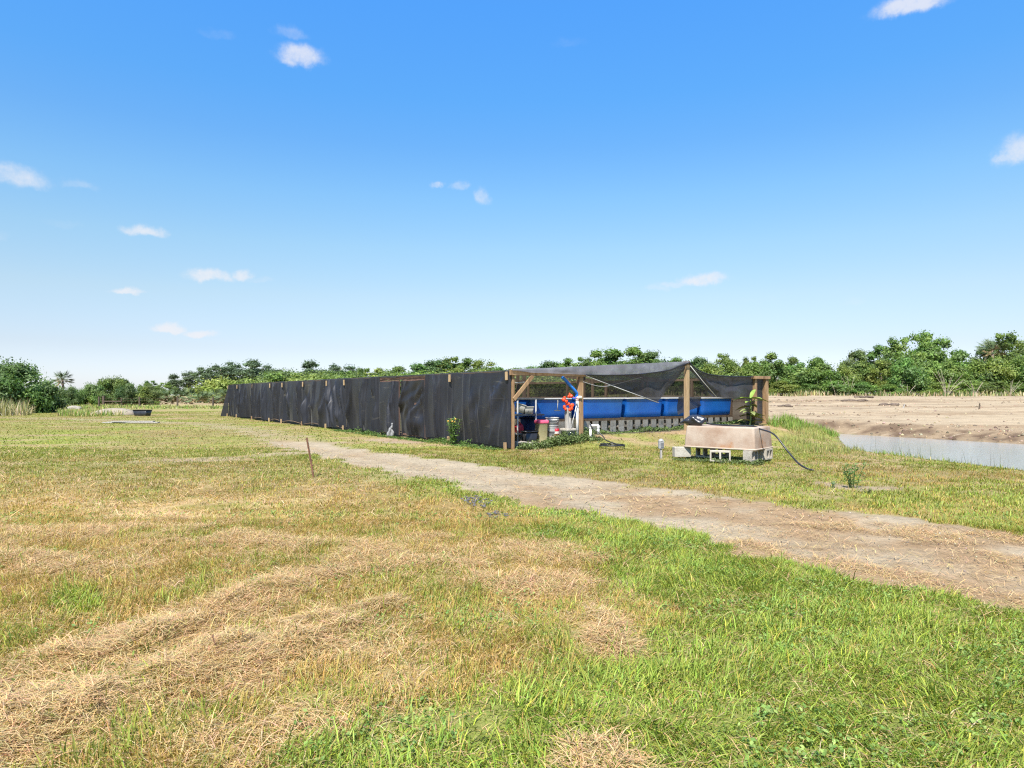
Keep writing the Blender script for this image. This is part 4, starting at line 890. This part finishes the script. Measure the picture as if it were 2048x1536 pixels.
scatterpile('ash_patch', 'grey charred scraps on the grass beside the road', 'ash', GP((920,998),(950,994),(985,1004),(968,1020),(938,1014)), 110, .016, M_ASH, 3, .0)
scatterpile('ash_patch', 'smaller patch of dark charred scraps nearer the camera', 'ash', GP((972,1028),(1000,1024),(1020,1034),(1000,1042),(980,1038)), 50, .014, M_ASH, 4, .0)
tw = thing('twig', 'bare dark twig sticking up from the cut hay', 'twig', (*G(440, 1328), hz1(*G(440, 1328))), 0); MB().tube(spline([(.0, 0, 0), (-.012, 0, .07), (-.045, .01, .15), (-.05, .02, .17)], 4), .004, 5).build('stem', M_STEEL, tw); MB().tube([(-.02, 0, .09), (.01, .01, .13)], .003, 5).build('branch', M_STEEL, tw)
# white sack by the doors
M_SACK = pm('soiled_sack', (.12,.12,.118), (.30,.30,.29), 9, .6, .8, .3, bscale=14)
p = P3(-.42, 7.25); sk = thing('sack', 'crumpled white sack propped against the gap between the net doors', 'sack', (p[0], p[1], hz1(p[0], p[1])), AU)
b = MB(); b.blob((0, 0, .20), (.13, .11, .24), 11, 26, 18, .5); b.build('body', M_SACK, sk); sk.scale = (.85,.85,.8); MB().tube(spline([(.05, .02, .42), (.09, .02, .56), (.10, .03, .66)], 4), [.06,.055,.05,.04,.035,.03,.035,.045,.03], 9).build('neck', M_SACK, sk)
# far left: trough, boards, mound, gate and fence
x_, y_ = G(285, 832); tr = thing('trough', 'black plastic trough lying in the grass on the left', 'trough', (x_, y_, hz1(x_, y_)-.02), R(-6))
b = MB(); loops_mesh(b, [[(x, y, z) for x, y in rrect(1.15*s, .7*s, .12)] for s, z in ((.78, 0), (.84, .05), (1.0, .46))]+[[(x, y, z) for x, y in rrect(1.15*s-.05, .7*s-.05, .1)] for s, z in ((1.0, .46), (.84, .1))], cap0=True, cap1=True); b.build('body', M_BLACK, tr)
b = MB(); loops_mesh(b, [[(x, y, z) for x, y in rrect(1.15+o, .7+o, .12)] for o, z in ((-.02, .43), (.06, .43), (.06, .47), (-.06, .47))]); b.build('rim', M_BLACK, tr)
x_, y_ = G(262, 847); bp = [('lower', 0, 0, 3.0, 0), ('upper', .12, .06, 2.2, R(4)), ('rear', -.35, .22, 2.4, R(-5))]
for nm, dx, dz, L_, rz in bp:
    bo = MB().beam((-L_/2, 0, 0), (L_/2, 0, 0), .26, .05).build('board', M_GREYWOOD); bo.location = (x_+dx, y_+(.3 if nm == 'rear' else 0), hz1(x_, y_)+.05+(dz if nm == 'upper' else .0)); bo.rotation_euler.z = rz
    tag(bo, '%s grey board of the plank pile lying on the left grass' % nm, 'board', 'grey boards on the left grass')
x_, y_ = G(232, 830); mo = MB().blob((x_, y_, -.1), (1.7, .9, .62), 8, 40, 20, .16).build('sand_mound', pm('pale_spoil', (.21,.175,.13), (.28,.24,.18), 5, .95, .6)); tag(mo, 'low pale dirt mound beside the black trough', 'mound')
x_, y_ = G(147, 818); mo = MB().blob((x_, y_, 0), (.8, .5, .36), 9, 30, 16, .22).build('rubble_mound', pm('pale_rubble', (.21,.185,.15), (.30,.27,.225), 5, .95, .6)); tag(mo, 'heap of pale rubble in rank grass on the left', 'rubble')
M_DWOOD = pm('dark_fence_wood', (.055,.042,.032), (.11,.085,.06), 9, .9, .4)
gt = thing('field_gate', 'dark timber rail gate with a stout post in the left field', 'gate', (*G(207, 812), 0), 0)
y0 = G(207, 812)[1]; gx1 = (243-207)/F*y0
MB().beam((0, 0, -.2), (0, 0, 1.35), .26, .26, (0, 1, 0)).build('post', M_DWOOD, gt); MB().beam((gx1, 0, -.2), (gx1, 0, 1.1), .13, .13, (0, 1, 0)).build('post', M_DWOOD, gt); MB().beam((.1, -.14, .62), (gx1+.06, -.14, .62), .06, .14).build('rail', M_DWOOD, gt)
fpx = [(198, 'first'), (279, 'second'), (355, 'third'), (426, 'fourth')]
for px, nm in fpx:
    x_, y_ = G(px, 815); o = MB().beam((0, 0, -.2), (0, 0, 1.28), .15, .15, (0, 1, 0)).build('fence_post', M_DWOOD); o.location = (x_, y_, hz1(x_, y_)); tag(o, '%s dark post from the left in the thin field fence' % nm, 'fence post', 'posts of the field fence')
wr = MB(); ya = G(0, 815)[1]
for z in (.45, .8, 1.1): wr.tube([((198-1024)/F*ya, ya, z), ((426-1024)/F*ya, ya, z), ((600-1024)/F*ya, ya, z)], .008, 4)
tag(wr.build('fence_wire', M_STEEL), 'thin wire strands of the field fence on the left', 'fence wire')
# on the sand: stake lines and dark clods
for i, (px, py0, py1, lab) in enumerate(((1958, 806, 826, 'thin green stake standing upright in the sand'), (1806, 815, 823, 'short pale stake tilted in the middle of the sand'))):
    D_ = 45; x_ = (px-1024)/F*D_; zt = zy(py0, D_); zg_ = hz1(x_, D_); o = MB().beam((0, 0, 0), (.05 if i == 0 else .12, 0, max(.3, zt-zg_)), .06, .05).build('stake', M_GREYWOOD if i else M_DWOOD); o.location = (x_, D_, zg_-.02); tag(o, lab, 'stake')
M_CLOD = pm('dark_clods', (.08,.062,.048), (.17,.125,.09), 7, .95, .6)
def clod(px, D, w_, label):
    x_ = (px-1024)/F*D; b = MB(); rn = random.Random(px)
    for k in range(int(14*w_)): 
        q = rn.uniform(.06, .20); b.blob((rn.uniform(-w_, w_), rn.uniform(-.5, .5), q*.2), (q*1.6, q, q*.7), rn.randrange(99), 8, 6, .5)
    o = b.build('debris_heap', M_CLOD); o.location = (x_, D, hz1(x_, D)); tag(o, label, 'debris', 'dark debris on the sand')
clod(1703, 55, 1.2, 'dark heap of clods lying on the sand, left of centre'); clod(1782, 49, .8, 'small dark clods on the sand below the hedge middle'); clod(1728, 60, .7, 'far low line of dark clods near the hedge foot'); clod(1563, 47, .6, 'dark clods on the sand just right of the shade house')
clod(1790, 66.5, 1.3, 'reddish brown brush heap at the foot of the hedge')

# ================================================================== PLANTS
def leaves_mesh(name, P, N, S, C, asp=.55):
    """one folded rhombus of leaf per point"""
    n = len(P); rnd = rng.normal(0, 1, (n, 3)); N = N/np.linalg.norm(N, axis=1)[:, None]
    a = np.cross(N, rnd); a /= np.linalg.norm(a, axis=1)[:, None]+1e-9; b = np.cross(N, a); s = S[:, None]
    fold = N*(s*.18)
    V = np.stack([P-a*s, P+b*s*asp+fold, P+a*s, P-b*s*asp+fold], 1).reshape(-1, 3); i = np.arange(n)*4
    loops = (i[:, None]+np.array([0, 1, 2, 0, 2, 3])[None]).ravel(); starts = np.arange(2*n)*3
    return fast_mesh(name, V, loops, starts, np.repeat(C, 4, 0))
LG = dict(mid=[(.12,.195,.05),(.155,.24,.058),(.195,.265,.066),(.14,.195,.07)], dark=[(.08,.135,.045),(.105,.165,.055),(.135,.185,.075)], yel=[(.20,.265,.06),(.245,.295,.08),(.18,.24,.06)], pine=[(.115,.16,.085),(.135,.185,.10),(.10,.14,.085)])
def crown_mesh(seed, rx, z0, z1, nlobe, per, leaf, cols, shape='dome', fill=1.0, fr=(.22, .40)):
    rn = np.random.default_rng(seed); P = []; N = []; C = []; S = []
    cols = np.asarray(cols); H = z1-z0; lobes = []
    for k in range(nlobe):
        for _ in range(50):
            h = rn.random()
            if shape == 'dome': rad = math.sqrt(max(0, 1-(max(h, .18)-.18)**2/.72))
            elif shape == 'tree': rad = math.sin(math.pi*(.12+.80*h))**.7
            elif shape == 'pine': rad = (.45+.65*h) if h < .7 else 1.15*math.sqrt(max(0, 1-((h-.7)/.32)**2))
            if rn.random() < rad: break
        a = rn.random()*6.283; q = math.sqrt(rn.uniform(.02, 1))*rad*(.7 if h > .7 else 1)
        r = rn.uniform(*fr)*min(rx, H)*(.8 if h > .75 else 1)
        c = np.array([math.cos(a)*q*(rx-r*.6), math.sin(a)*q*(rx-r*.6), z0+r*.5+h*(H-r*1.1)])
        if shape == 'pine': c[2] = z0+r*.3+h*(H-r*.5)
        lobes.append((c, r)); m = int(per*rn.uniform(.6, 1.3)); d = rn.normal(0, 1, (m, 3)); d[:, 2] = d[:, 2]*.8+.25; d /= np.linalg.norm(d, axis=1)[:, None]
        rr = r*np.clip(rn.normal(.86, .30, m), .1, 1.65); fl = .55 if shape == 'pine' else .8
        p = c+d*rr[:, None]*np.array([1, 1, fl]); base = cols[rn.integers(len(cols))]*rn.uniform(.75, 1.3)
        P.append(p); N.append(d+rn.normal(0, .55, (m, 3))+np.array([0, 0, .25])); C.append(base*(1+rn.normal(0, .18, (m, 1)))); S.append(leaf*rn.uniform(.55, 1.35, m))
    # stray twigs poking out of the outline
    m = int(nlobe*per*.16); k = rn.integers(0, nlobe, m); d = rn.normal(0, 1, (m, 3)); d[:, 2] = np.abs(d[:, 2])+.2; d /= np.linalg.norm(d, axis=1)[:, None]
    cc = np.array([l[0] for l in lobes])[k]; rr = np.array([l[1] for l in lobes])[k]
    P.append(cc+d*(rr*rn.uniform(1.0, 1.75, m))[:, None]); N.append(rn.normal(0, 1, (m, 3))+[0, 0, .3]); C.append(cols[rn.integers(0, len(cols), m)]*1.0); S.append(leaf*rn.uniform(.4, .9, m))
    P = np.concatenate(P); z = np.maximum(P[:, 2], .05); P[:, 2] = z
    me = leaves_mesh('crown', P, np.concatenate(N), np.concatenate(S), np.clip(np.concatenate(C), .005, .6)); me.materials.append(M_LEAF); return me, lobes
def trunk_mesh(seed, h, r, lobes, stems=1, mat=None):
    rn = random.Random(seed); b = MB()
    if stems == 1:
        top = (rn.uniform(-.2, .2), rn.uniform(-.2, .2), h); b.tube(spline([(0, 0, -.3), (rn.uniform(-.1, .1), 0, h*.5), top], 4), [r*(1.15-.8*i/8) for i in range(9)], 7)
        for c, q in rn.sample(lobes, min(7, len(lobes))):
            s = (0, 0, h*rn.uniform(.55, .9)); b.tube(spline([s, ((c[0]+s[0])*.5, (c[1]+s[1])*.5, (c[2]+s[2])*.5+.1), tuple(c)], 3), [r*.45, r*.38, r*.33, r*.28, r*.24, r*.2, r*.12], 5)
    else:
        for c, q in rn.sample(lobes, min(stems, len(lobes))):
            x, y = rn.uniform(-.4, .4), rn.uniform(-.4, .4); b.tube(spline([(x, y, -.3), (x+(c[0]-x)*.35, y+(c[1]-y)*.35, c[2]*.45), tuple(c)], 3), [r, r*.85, r*.75, r*.62, r*.5, r*.4, r*.2], 5)
    me = bpy.data.meshes.new('trunk'); me.from_pydata([tuple(v) for v in b.v], [], b.f); me.polygons.foreach_set('use_smooth', b.sm); me.update(); me.materials.append(mat or M_BARK); return me
PROTO = {}
def proto(kind, i, **k):
    tk = k.pop('trunk'); me, lobes = crown_mesh(**k); PROTO[(kind, i)] = (me, trunk_mesh(k['seed'], tk[0], tk[1], lobes, tk[2]), k['z1'])
for i in range(4): proto('shrub', i, seed=100+i, rx=2.5, z0=.1, z1=4.6, nlobe=34, per=180, leaf=.15, cols=LG[('mid', 'yel', 'mid', 'mid')[i]]+(LG['yel'] if i == 2 else []), shape='dome', fr=(.18, .34), trunk=(0, .07, 9))
for i in range(4): proto('tree', i, seed=200+i, rx=3.1, z0=.9, z1=7.0, nlobe=36, per=160, leaf=.17, cols=LG[('mid', 'mid', 'mid', 'dark')[i]]+(LG['yel'] if i == 1 else []), shape='tree', fr=(.15, .28), trunk=(3.6, .16, 1))
for i in range(3): proto('pine', i, seed=300+i, rx=4.6, z0=1.5, z1=12, nlobe=34, per=150, leaf=.30, cols=LG['pine'], shape='pine', fr=(.18, .30), trunk=(10.5, .22, 1))
for i in range(2): proto('scrub', i, seed=400+i, rx=4.2, z0=.0, z1=4.4, nlobe=26, per=190, leaf=.22, cols=LG['yel']+LG['mid'][2:3], shape='dome', fr=(.2, .34), trunk=(0, .08, 8))
proto('bigshrub', 0, seed=501, rx=3.4, z0=.05, z1=4.6, nlobe=44, per=330, leaf=.15, cols=LG['mid']+LG['dark'][1:], shape='dome', fr=(.16, .30), trunk=(0, .08, 12))
proto('bigshrub', 1, seed=502, rx=2.6, z0=.05, z1=4.0, nlobe=34, per=300, leaf=.14, cols=LG['dark']+LG['mid'][:1], shape='dome', fr=(.18, .32), trunk=(0, .08, 10))
NAMES = dict(shrub='hedge_shrub', tree='broadleaf_tree', pine='pine_tree', scrub='scrub_bush', bigshrub='large_shrub')
def plant(kind, i, px, Y, ytop, label, group, wide=1.0, ybase=None, cat=None):
    x = (px-1024)/F*Y; zg = hz1(x, Y); me, tm_, hh = PROTO[(kind, i)]; H = HC+(HZ-ytop)*Y/F-zg; s = H/hh
    t = thing(NAMES[kind], label, cat or ('tree' if kind in ('tree', 'pine') else 'shrub'), (x, Y, zg), random.uniform(0, 6.28), group)
    o = link('crown', me, t); o2 = link('trunk', tm_, t); sw = s*.45+.55*max(.7, min(1.3, s)); t.scale = (sw*wide, sw*wide, s); return t
ORD = ['first','second','third','fourth','fifth','sixth','seventh','eighth','ninth','tenth','eleventh','twelfth','thirteenth','fourteenth','fifteenth','sixteenth','seventeenth','eighteenth','nineteenth','twentieth','twenty-first','twenty-second','twenty-third']
def row(kind, pts, Y, text, group, wide=1.0, jy=2.5, var=4):
    for k, (px, yt) in enumerate(pts):
        plant(kind, (k*7+k//3) % var, px, Y+random.uniform(-jy, jy), yt, text % ORD[k], group, wide*random.uniform(.9, 1.12))
row('shrub', [(1335,730),(1375,724),(1418,724),(1458,719),(1503,726),(1548,719),(1592,724),(1636,719),(1682,728),(1724,720),(1768,722),(1812,712),(1862,718),(1905,724),(1950,717),(1996,712),(2042,712),(2092,706),(2150,700),(2215,700)], 72, 'rounded shrub, %s from the left in the hedge front row beyond the sand', 'front row of the hedge beyond the sand')
row('shrub', [(1352+53*k, 758+(k*37 % 11)) for k in range(15)], 68.6, 'low leafy bush, %s from the left along the hedge foot beyond the sand', 'low bushes at the hedge foot', 1.35, .6)
row('tree', [(1352,715),(1398,714),(1446,709),(1500,715),(1545,708),(1590,714),(1640,715),(1715,699),(1757,692),(1798,677),(1838,667),(1880,677),(1922,700),(1978,690),(2010,668),(2052,684),(2110,676),(2180,680)], 84, 'taller tree, %s from the left in the hedge back row beyond the sand', 'back row of the hedge beyond the sand')
row('scrub', [(1035,752),(1080,752),(1125,748),(1170,750),(1215,746),(1260,748),(1305,744),(1350,744)], 96, 'low green bush behind the open net front, %s from the left', 'bushes behind the open net front', 1.3, 2.5, 2)
row('tree', [(1062,733),(1100,722),(1136,718),(1168,716),(1202,702),(1232,698),(1262,694),(1298,702)], 118, 'green tree showing above the open gable roof, %s from the left', 'trees above the open gable roof', 1.25)
row('tree', [(620,748),(655,740),(692,742),(728,738),(762,738),(800,733),(838,727),(872,719),(902,716),(935,718),(968,722),(1000,734),(1032,736)], 150, 'green tree rising above the black net wall, %s from the left', 'trees above the black net wall', 1.35)
row('scrub', [(448,758),(492,760),(540,762),(588,758),(636,752),(686,754),(736,752),(790,750),(845,748),(900,746),(960,744),(1020,745)], 122, 'bright green scrub low over the net wall, %s from the left', 'bright scrub behind the black net wall', 1.3, 3, 2)
row('bigshrub', [(565+46*k, 741+(k*29 % 9)-(6 if k > 12 else 0)) for k in range(17)], 136, 'bushy mid-green tree in the band behind the net house, %s from the left', 'tree band behind the net house', 1.5, 3, 2)
row('scrub', [(-1150+130*k, 745+(k*17 % 9)) for k in range(9)], 104, 'far scrub bush left of everything in view, %s from the left', 'scrub beyond the left of the field', 1.5, 5, 2)
row('pine', [(350,750),(380,742),(410,736),(442,729),(468,726),(500,722),(524,728),(552,740),(585,742),(624,724),(682,728),(712,738)], 240, 'dusky pine on the skyline, %s from the left in the distant stand', 'distant pine stand', 1.25, 12, 3)
row('bigshrub', [(-60,768),(150,775),(186,768),(224,755),(258,765),(292,770)], 100, 'mounded green bush in the left background, %s from the left', 'bushes in the left background', 1.0, 4, 2)
row('tree', [(205,768),(245,757),(300,762),(330,766)], 170, 'low tree peeping over the left background bushes, %s from the left', 'trees in the far left background', 1.4)
plant('bigshrub', 0, 30, 57, 724, 'largest dense green shrub, filling the left edge of the view', 'large shrubs on the left', .92)
plant('bigshrub', 1, 86, 61, 756, 'dark rounded shrub leaning out right of the largest left shrub', 'large shrubs on the left', 1.0)
plant('bigshrub', 1, -60, 60, 722, 'shrub hidden beyond the left edge of the view', 'large shrubs on the left', 1.3)
plant('bigshrub', 1, 142, 88, 770, 'small dark shrub below the palm on the left', 'large shrubs on the left', .7)
# palms: fan fronds on a stem
def frond_fan(b, c, n, L, droop, seed, wd=.16):
    rn = random.Random(seed)
    for k in range(n):
        a = rn.uniform(0, 6.283); e = rn.uniform(-.35, 1.2); d = Vector((math.cos(a)*math.cos(e), math.sin(a)*math.cos(e), math.sin(e))); m = Vector(c)+d*L*.5; sd = d.cross(Vector((0, 0, 1))).normalized()
        for j in range(9):
            f = (j-4)/4; t = m+(d*math.cos(f*1.1)+sd*math.sin(f*1.1)+d.cross(sd)*.12*f*f)*L*.62*rn.uniform(.8, 1.1); t.z -= droop*L*rn.uniform(.1, .3)*abs(f)
            w_ = sd*wd*.5*math.cos(f)+Vector((0, 0, wd*.3)); b.add([m-w_*.3, m+w_*.3, (m+t)/2+w_*.5, t, (m+t)/2-w_*.5], [(0, 1, 2, 4), (4, 2, 3)])
        b.tube([c, m], .02, 4)
def palm_mesh(n, L, droop, seed, c, mat):
    b = MB(); frond_fan(b, c, n, L, droop, seed); me = bpy.data.meshes.new('crown'); me.from_pydata([tuple(v) for v in b.v], [], b.f); me.update(); me.materials.append(mat); return me
M_PALM = pm('palm_fronds', (.05,.085,.03), (.10,.13,.05), 1.5, .6, 0, .3); M_PALMY = pm('dry_palm_fronds', (.20,.15,.07), (.28,.21,.10), 2, .7, 0, .2); M_PALMETTO = pm('palmetto_fronds', (.07,.11,.045), (.12,.16,.06), 1.0, .6, 0, .3, rand=.4)
def palm(px, Y, ytop, label, s=1):
    x = (px-1024)/F*Y; zg = hz1(x, Y); H = HC+(HZ-ytop)*Y/F-zg; t = thing('palm_tree', label, 'palm', (x, Y, zg), 1.0)
    MB().tube([(0, 0, -.3), (.08, 0, H*.5), (0, 0, H-1.3*s)], [.2, .17, .15], 8).build('trunk', M_BARK, t); link('crown', palm_mesh(26, 1.35*s, .8, px, (0, 0, H-1.3*s), M_PALM), t); link('dead_fronds', palm_mesh(9, 1.1*s, 2.5, px+1, (0, 0, H-1.75*s), M_PALMY), t)
palm(125, 100, 739, 'shaggy fan palm rising over the left shrubs', 1.15)
palm(1985, 80, 671, 'palm crown poking above the hedge near the right edge', 1.3)
PMM = [palm_mesh(22, 1.6, .5, 900+i, (0, 0, 1.0), M_PALMETTO) for i in range(3)]; PMD = [palm_mesh(10, 1.2, 2.2, 930+i, (0, 0, .6), M_PALMY) for i in range(3)]
for k in range(10):
    px = 282+19*k; Y = 106+random.uniform(-3, 3); x = (px-1024)/F*Y; t = thing('palmetto', 'spiky brown-skirted palmetto, %s from the left along the far field edge' % ORD[k], 'palmetto', (x, Y, hz1(x, Y)-.2), k*1.3, 'palmettos along the far field edge')
    t.scale = (1.1, 1.1, random.uniform(.95, 1.2)); link('crown', PMM[k % 3], t); link('dead_fronds', PMD[k % 3], t)
# bare pale stems at the foot of the hedge
def bare(px, Y, n, L, label, seed, lean=0):
    x = (px-1024)/F*Y; rn = random.Random(seed); b = MB()
    for k in range(n):
        a = rn.uniform(-.75, .75)+lean; d = rn.uniform(-.4, .2); q = L*rn.uniform(.6, 1.1); b.tube(spline([(rn.uniform(-.15, .15), 0, -.1), (math.sin(a)*q*.5, d*.5, math.cos(a)*q*.5), (math.sin(a*1.15)*q, d, math.cos(a*1.1)*q)], 3), [.022, .02, .018, .016, .014, .012, .006], 5)
    o = b.build('bare_shrub', M_PALEBARK); o.location = (x, Y, hz1(x, Y)); tag(o, label, 'bare shrub', 'leafless shrubs at the hedge foot')
bare(1893, 66.5, 13, 2.6, 'fan of bare pale stems at the hedge foot toward the right', 1, .25); bare(1700, 67.5, 4, 2.2, 'few bare stems leaning left at the hedge foot', 2, -.3); bare(1672, 67, 5, 1.6, 'short bare stems at the hedge foot left of the leaning ones', 3)
bare(1950, 66.5, 6, 1.6, 'low bare twigs at the hedge foot near the right edge', 4); bare(2020, 66, 7, 1.7, 'grey bare twigs at the hedge foot by the right edge', 5); bare(1815, 67, 4, 1.5, 'leafless twigs beside the brown brush heap', 6, .2)

# weeds along the open front and the wall foot
def weeds(name, label, fn, n, leaf, hmax, cols, seed, cat='weeds'):
    rn = np.random.default_rng(seed); u, v, k = fn(rn, n); X = CX+u*U[0]+v*W[0]; Y = CY+u*U[1]+v*W[1]; q = fbm(X*2.2, Y*2.2, 3, seed)
    h = hmax*k*np.clip((q-.25)*2.1, .12, 1.3); z = height(X, Y)+h*rn.random(len(X))**.6; C = np.asarray(cols)[rn.integers(0, len(cols), len(X))]*(1+rn.normal(0, .22, (len(X), 1)))
    me = leaves_mesh(name, np.stack([X, Y, z], 1), rn.normal(0, .7, (len(X), 3))+[0, 0, .6], leaf*rn.uniform(.5, 1.4, len(X)), np.clip(C, .01, .5), .5)
    return tag(link(name, me, None, M_WEED), label, cat, kind='stuff')
WC = [(.12,.16,.05),(.15,.195,.06),(.18,.22,.08),(.10,.13,.05)]
weeds('weeds', 'leafy grey-green weeds heaped before the buckets in the open bay', lambda r, n: (lambda u: (u, r.normal(-.02-.10*u, .22, n), .5+.5*sm(.2, 1.2, u)))(r.uniform(.15, 2.9, n)), 9000, .030, .42, WC, 1)
weeds('weeds', 'low weeds along the foot of the tank blocks', lambda r, n: (lambda u: (u, r.normal(.62, .16, n), np.ones(n)))(r.uniform(2.9, 12.0, n)), 7000, .028, .17, WC+[(.12,.18,.05),(.16,.22,.06)], 2)
weeds('weeds', 'small green weeds at the foot of the black net wall', lambda r, n: (lambda v: (r.normal(-.42, .13, n), v, .3+.7*(fbm(v*.8, v*0, 2, 3) > .5)))(r.uniform(.1, 13, n)), 6000, .028, .22, [(.10,.17,.035),(.13,.20,.05),(.08,.14,.03)], 3)
def tubweeds(rn, n):
    a = rn.uniform(-.1, 1.95, n); b = rn.normal(-.10, .14, n); X = fx_+a*e1[0]+b*e2[0]; Y = fy_+a*e1[1]+b*e2[1]; u, v = uw(X, Y); return u, v, np.ones(n)
weeds('weeds', 'dark weeds growing around the blocks of the upturned tub', tubweeds, 3200, .024, .15, WC, 5)
X, Y = BROAD; n = len(X)*5; X = np.repeat(X, 5)+rng.normal(0, .018, n); Y = np.repeat(Y, 5)+rng.normal(0, .018, n)
me = leaves_mesh('weeds', np.stack([X, Y, height(X, Y)+rng.uniform(.01, .05, n)], 1), rng.normal(0, .55, (n, 3))+[0, 0, 1], rng.uniform(.007, .017, n), np.clip(np.asarray([(.14,.22,.05),(.19,.27,.06),(.24,.30,.08)])[rng.integers(0, 3, n)]*(1+rng.normal(0, .2, (n, 1))), .01, .6), .6)
tag(link('weeds', me, None, M_WEED), 'small broad-leaved weeds low in the near green turf', 'weeds', kind='stuff')
# leafy plants that stand alone
def stalk_plant(name, label, loc, stems, h, spread, leaf, cols, seed, asp=.28, per=22, flower=None):
    rn = np.random.default_rng(seed); t = thing(name, label, 'plant', loc, 0); b = MB(); P = []; N = []
    tips = []
    for k in range(stems):
        a = rn.uniform(0, 6.28); r0 = spread*.3*rn.random(); x0, y0 = math.cos(a)*r0, math.sin(a)*r0; q = h*rn.uniform(.7, 1.05); dx, dy = math.cos(a)*spread*rn.uniform(.3, 1), math.sin(a)*spread*rn.uniform(.3, 1)
        pts = [(x0, y0, -.03), (x0+dx*.4, y0+dy*.4, q*.5), (x0+dx, y0+dy, q)]; b.tube(spline(pts, 4), .008, 5); tips.append(pts[-1])
        for j in range(per):
            f = rn.uniform(.18, 1); p = Vector(pts[0]).lerp(Vector(pts[2]), f); aa = rn.uniform(0, 6.28); d = np.array([math.cos(aa), math.sin(aa), rn.uniform(-.1, .7)]); P.append(np.array(p)+d*leaf*.8); N.append(np.cross(d, [-math.sin(aa), math.cos(aa), 0])+rn.normal(0, .3, 3))
    b.build('stem', M_WEED_STEM, t); P = np.array(P); C = np.asarray(cols)[rn.integers(0, len(cols), len(P))]*(1+rn.normal(0, .15, (len(P), 1)))
    link('leaves', leaves_mesh('leaves', P, np.array(N), leaf*rn.uniform(.7, 1.2, len(P)), np.clip(C, .01, .5), asp), t, M_WEED)
    if flower:
        f = MB()
        for p in tips[:5]: f.blob((p[0], p[1], p[2]+.02), (.03, .03, .025), 3, 8, 6, .3)
        f.build('flowers', flower, t)
    return t
M_WEED_STEM = pm('green_stem', (.10,.14,.04), (.15,.19,.06), 5, .7, 0)
p = P3(-.42, 2.62); stalk_plant('leafy_plant', 'tall leafy green plant with orange buds against the black net wall', (p[0], p[1], hz1(p[0], p[1])), 9, .80, .17, .08, [(.08,.17,.035),(.11,.21,.05),(.14,.25,.07)], 5, .28, 26, pm('orange_buds', (.55,.30,.05), (.6,.38,.1), 4, .6, 0))
x_, y_ = G(1704, 976); stalk_plant('seedling', 'young feathery green plant alone on the grass before the pond', (x_, y_, hz1(x_, y_)), 6, .50, .22, .05, [(.10,.19,.05),(.14,.24,.08)], 6, .24, 15)
x_, y_ = G(1665, 975); stalk_plant('seedling', 'tiny bluish seedling left of the young feathery plant', (x_, y_, hz1(x_, y_)), 3, .10, .06, .03, [(.12,.19,.10)], 9, .4, 9)
x_, y_ = G(1712, 986); stalk_plant('dead_seedling', 'scrap of dry brown stems at the foot of the feathery plant', (x_+.18, y_, hz1(x_, y_)), 3, .07, .08, .025, [(.10,.07,.045)], 10, .3, 8)
# broad-leaved young tree at the right end of the tanks
D_ = 25.3; x_ = (1500-1024)/F*D_; zg = hz1(x_, D_); t = thing('broadleaf_sapling', 'leafy sapling with long pale green leaves at the right end of the tanks', 'sapling', (x_, D_, zg), 0)
MB().tube(spline([(0, 0, -.1), (.03, 0, .5), (.02, 0, 1.0)], 5), [.03]*6+[.02]*5, 6).build('stem', M_WEED_STEM, t)
M_BANANA = pm('pale_green_leaf', (.16,.25,.045), (.24,.33,.07), 4, .5, .2, .3)
M_BANANAD = pm('dull_green_leaf', (.13,.17,.05), (.22,.23,.09), 4, .6, .2, .2, c3=(.22,.16,.07))
def longleaf(b, a, e, z, L, w_):
    d = Vector((math.cos(a)*math.cos(e), math.sin(a)*math.cos(e), math.sin(e))); sd = Vector((-math.sin(a), math.cos(a), 0)); n = 7; vs = []; fs = []
    for k in range(n):
        f = k/(n-1); p = Vector((.02, 0, z))+d*L*f; p.z -= .28*L*f*f; q = w_*math.sin(math.pi*min(1, .08+f*.92))**.7
        vs += [p-sd*q+Vector((0, 0, q*.35)), p, p+sd*q+Vector((0, 0, q*.35))]
    for k in range(n-1): fs += [(3*k, 3*k+1, 3*k+4, 3*k+3), (3*k+1, 3*k+2, 3*k+5, 3*k+4)]
    b.add(vs, fs, True)
LLV = [(3.3,.18,1.0,.72,.12),(-.3,.05,1.0,.70,.12),(.7,1.0,1.0,.62,.09),(2.6,.3,.98,.5,.10),(-.9,.25,1.0,.5,.10)]
rl = random.Random(5)
for k in range(26): LLV.append((rl.uniform(0, 6.28), rl.uniform(-.1, .35), rl.choice((.12,.16,.35,.42,.5,.6,.68,.78,.86)), rl.uniform(.4, .66), rl.uniform(.07, .12)))
for k, (a, e, z, L, w_) in enumerate(LLV):
    b = MB(); longleaf(b, a, e, z, L, w_); b.build('leaf', M_BANANA if k < 8 else M_BANANAD, t)
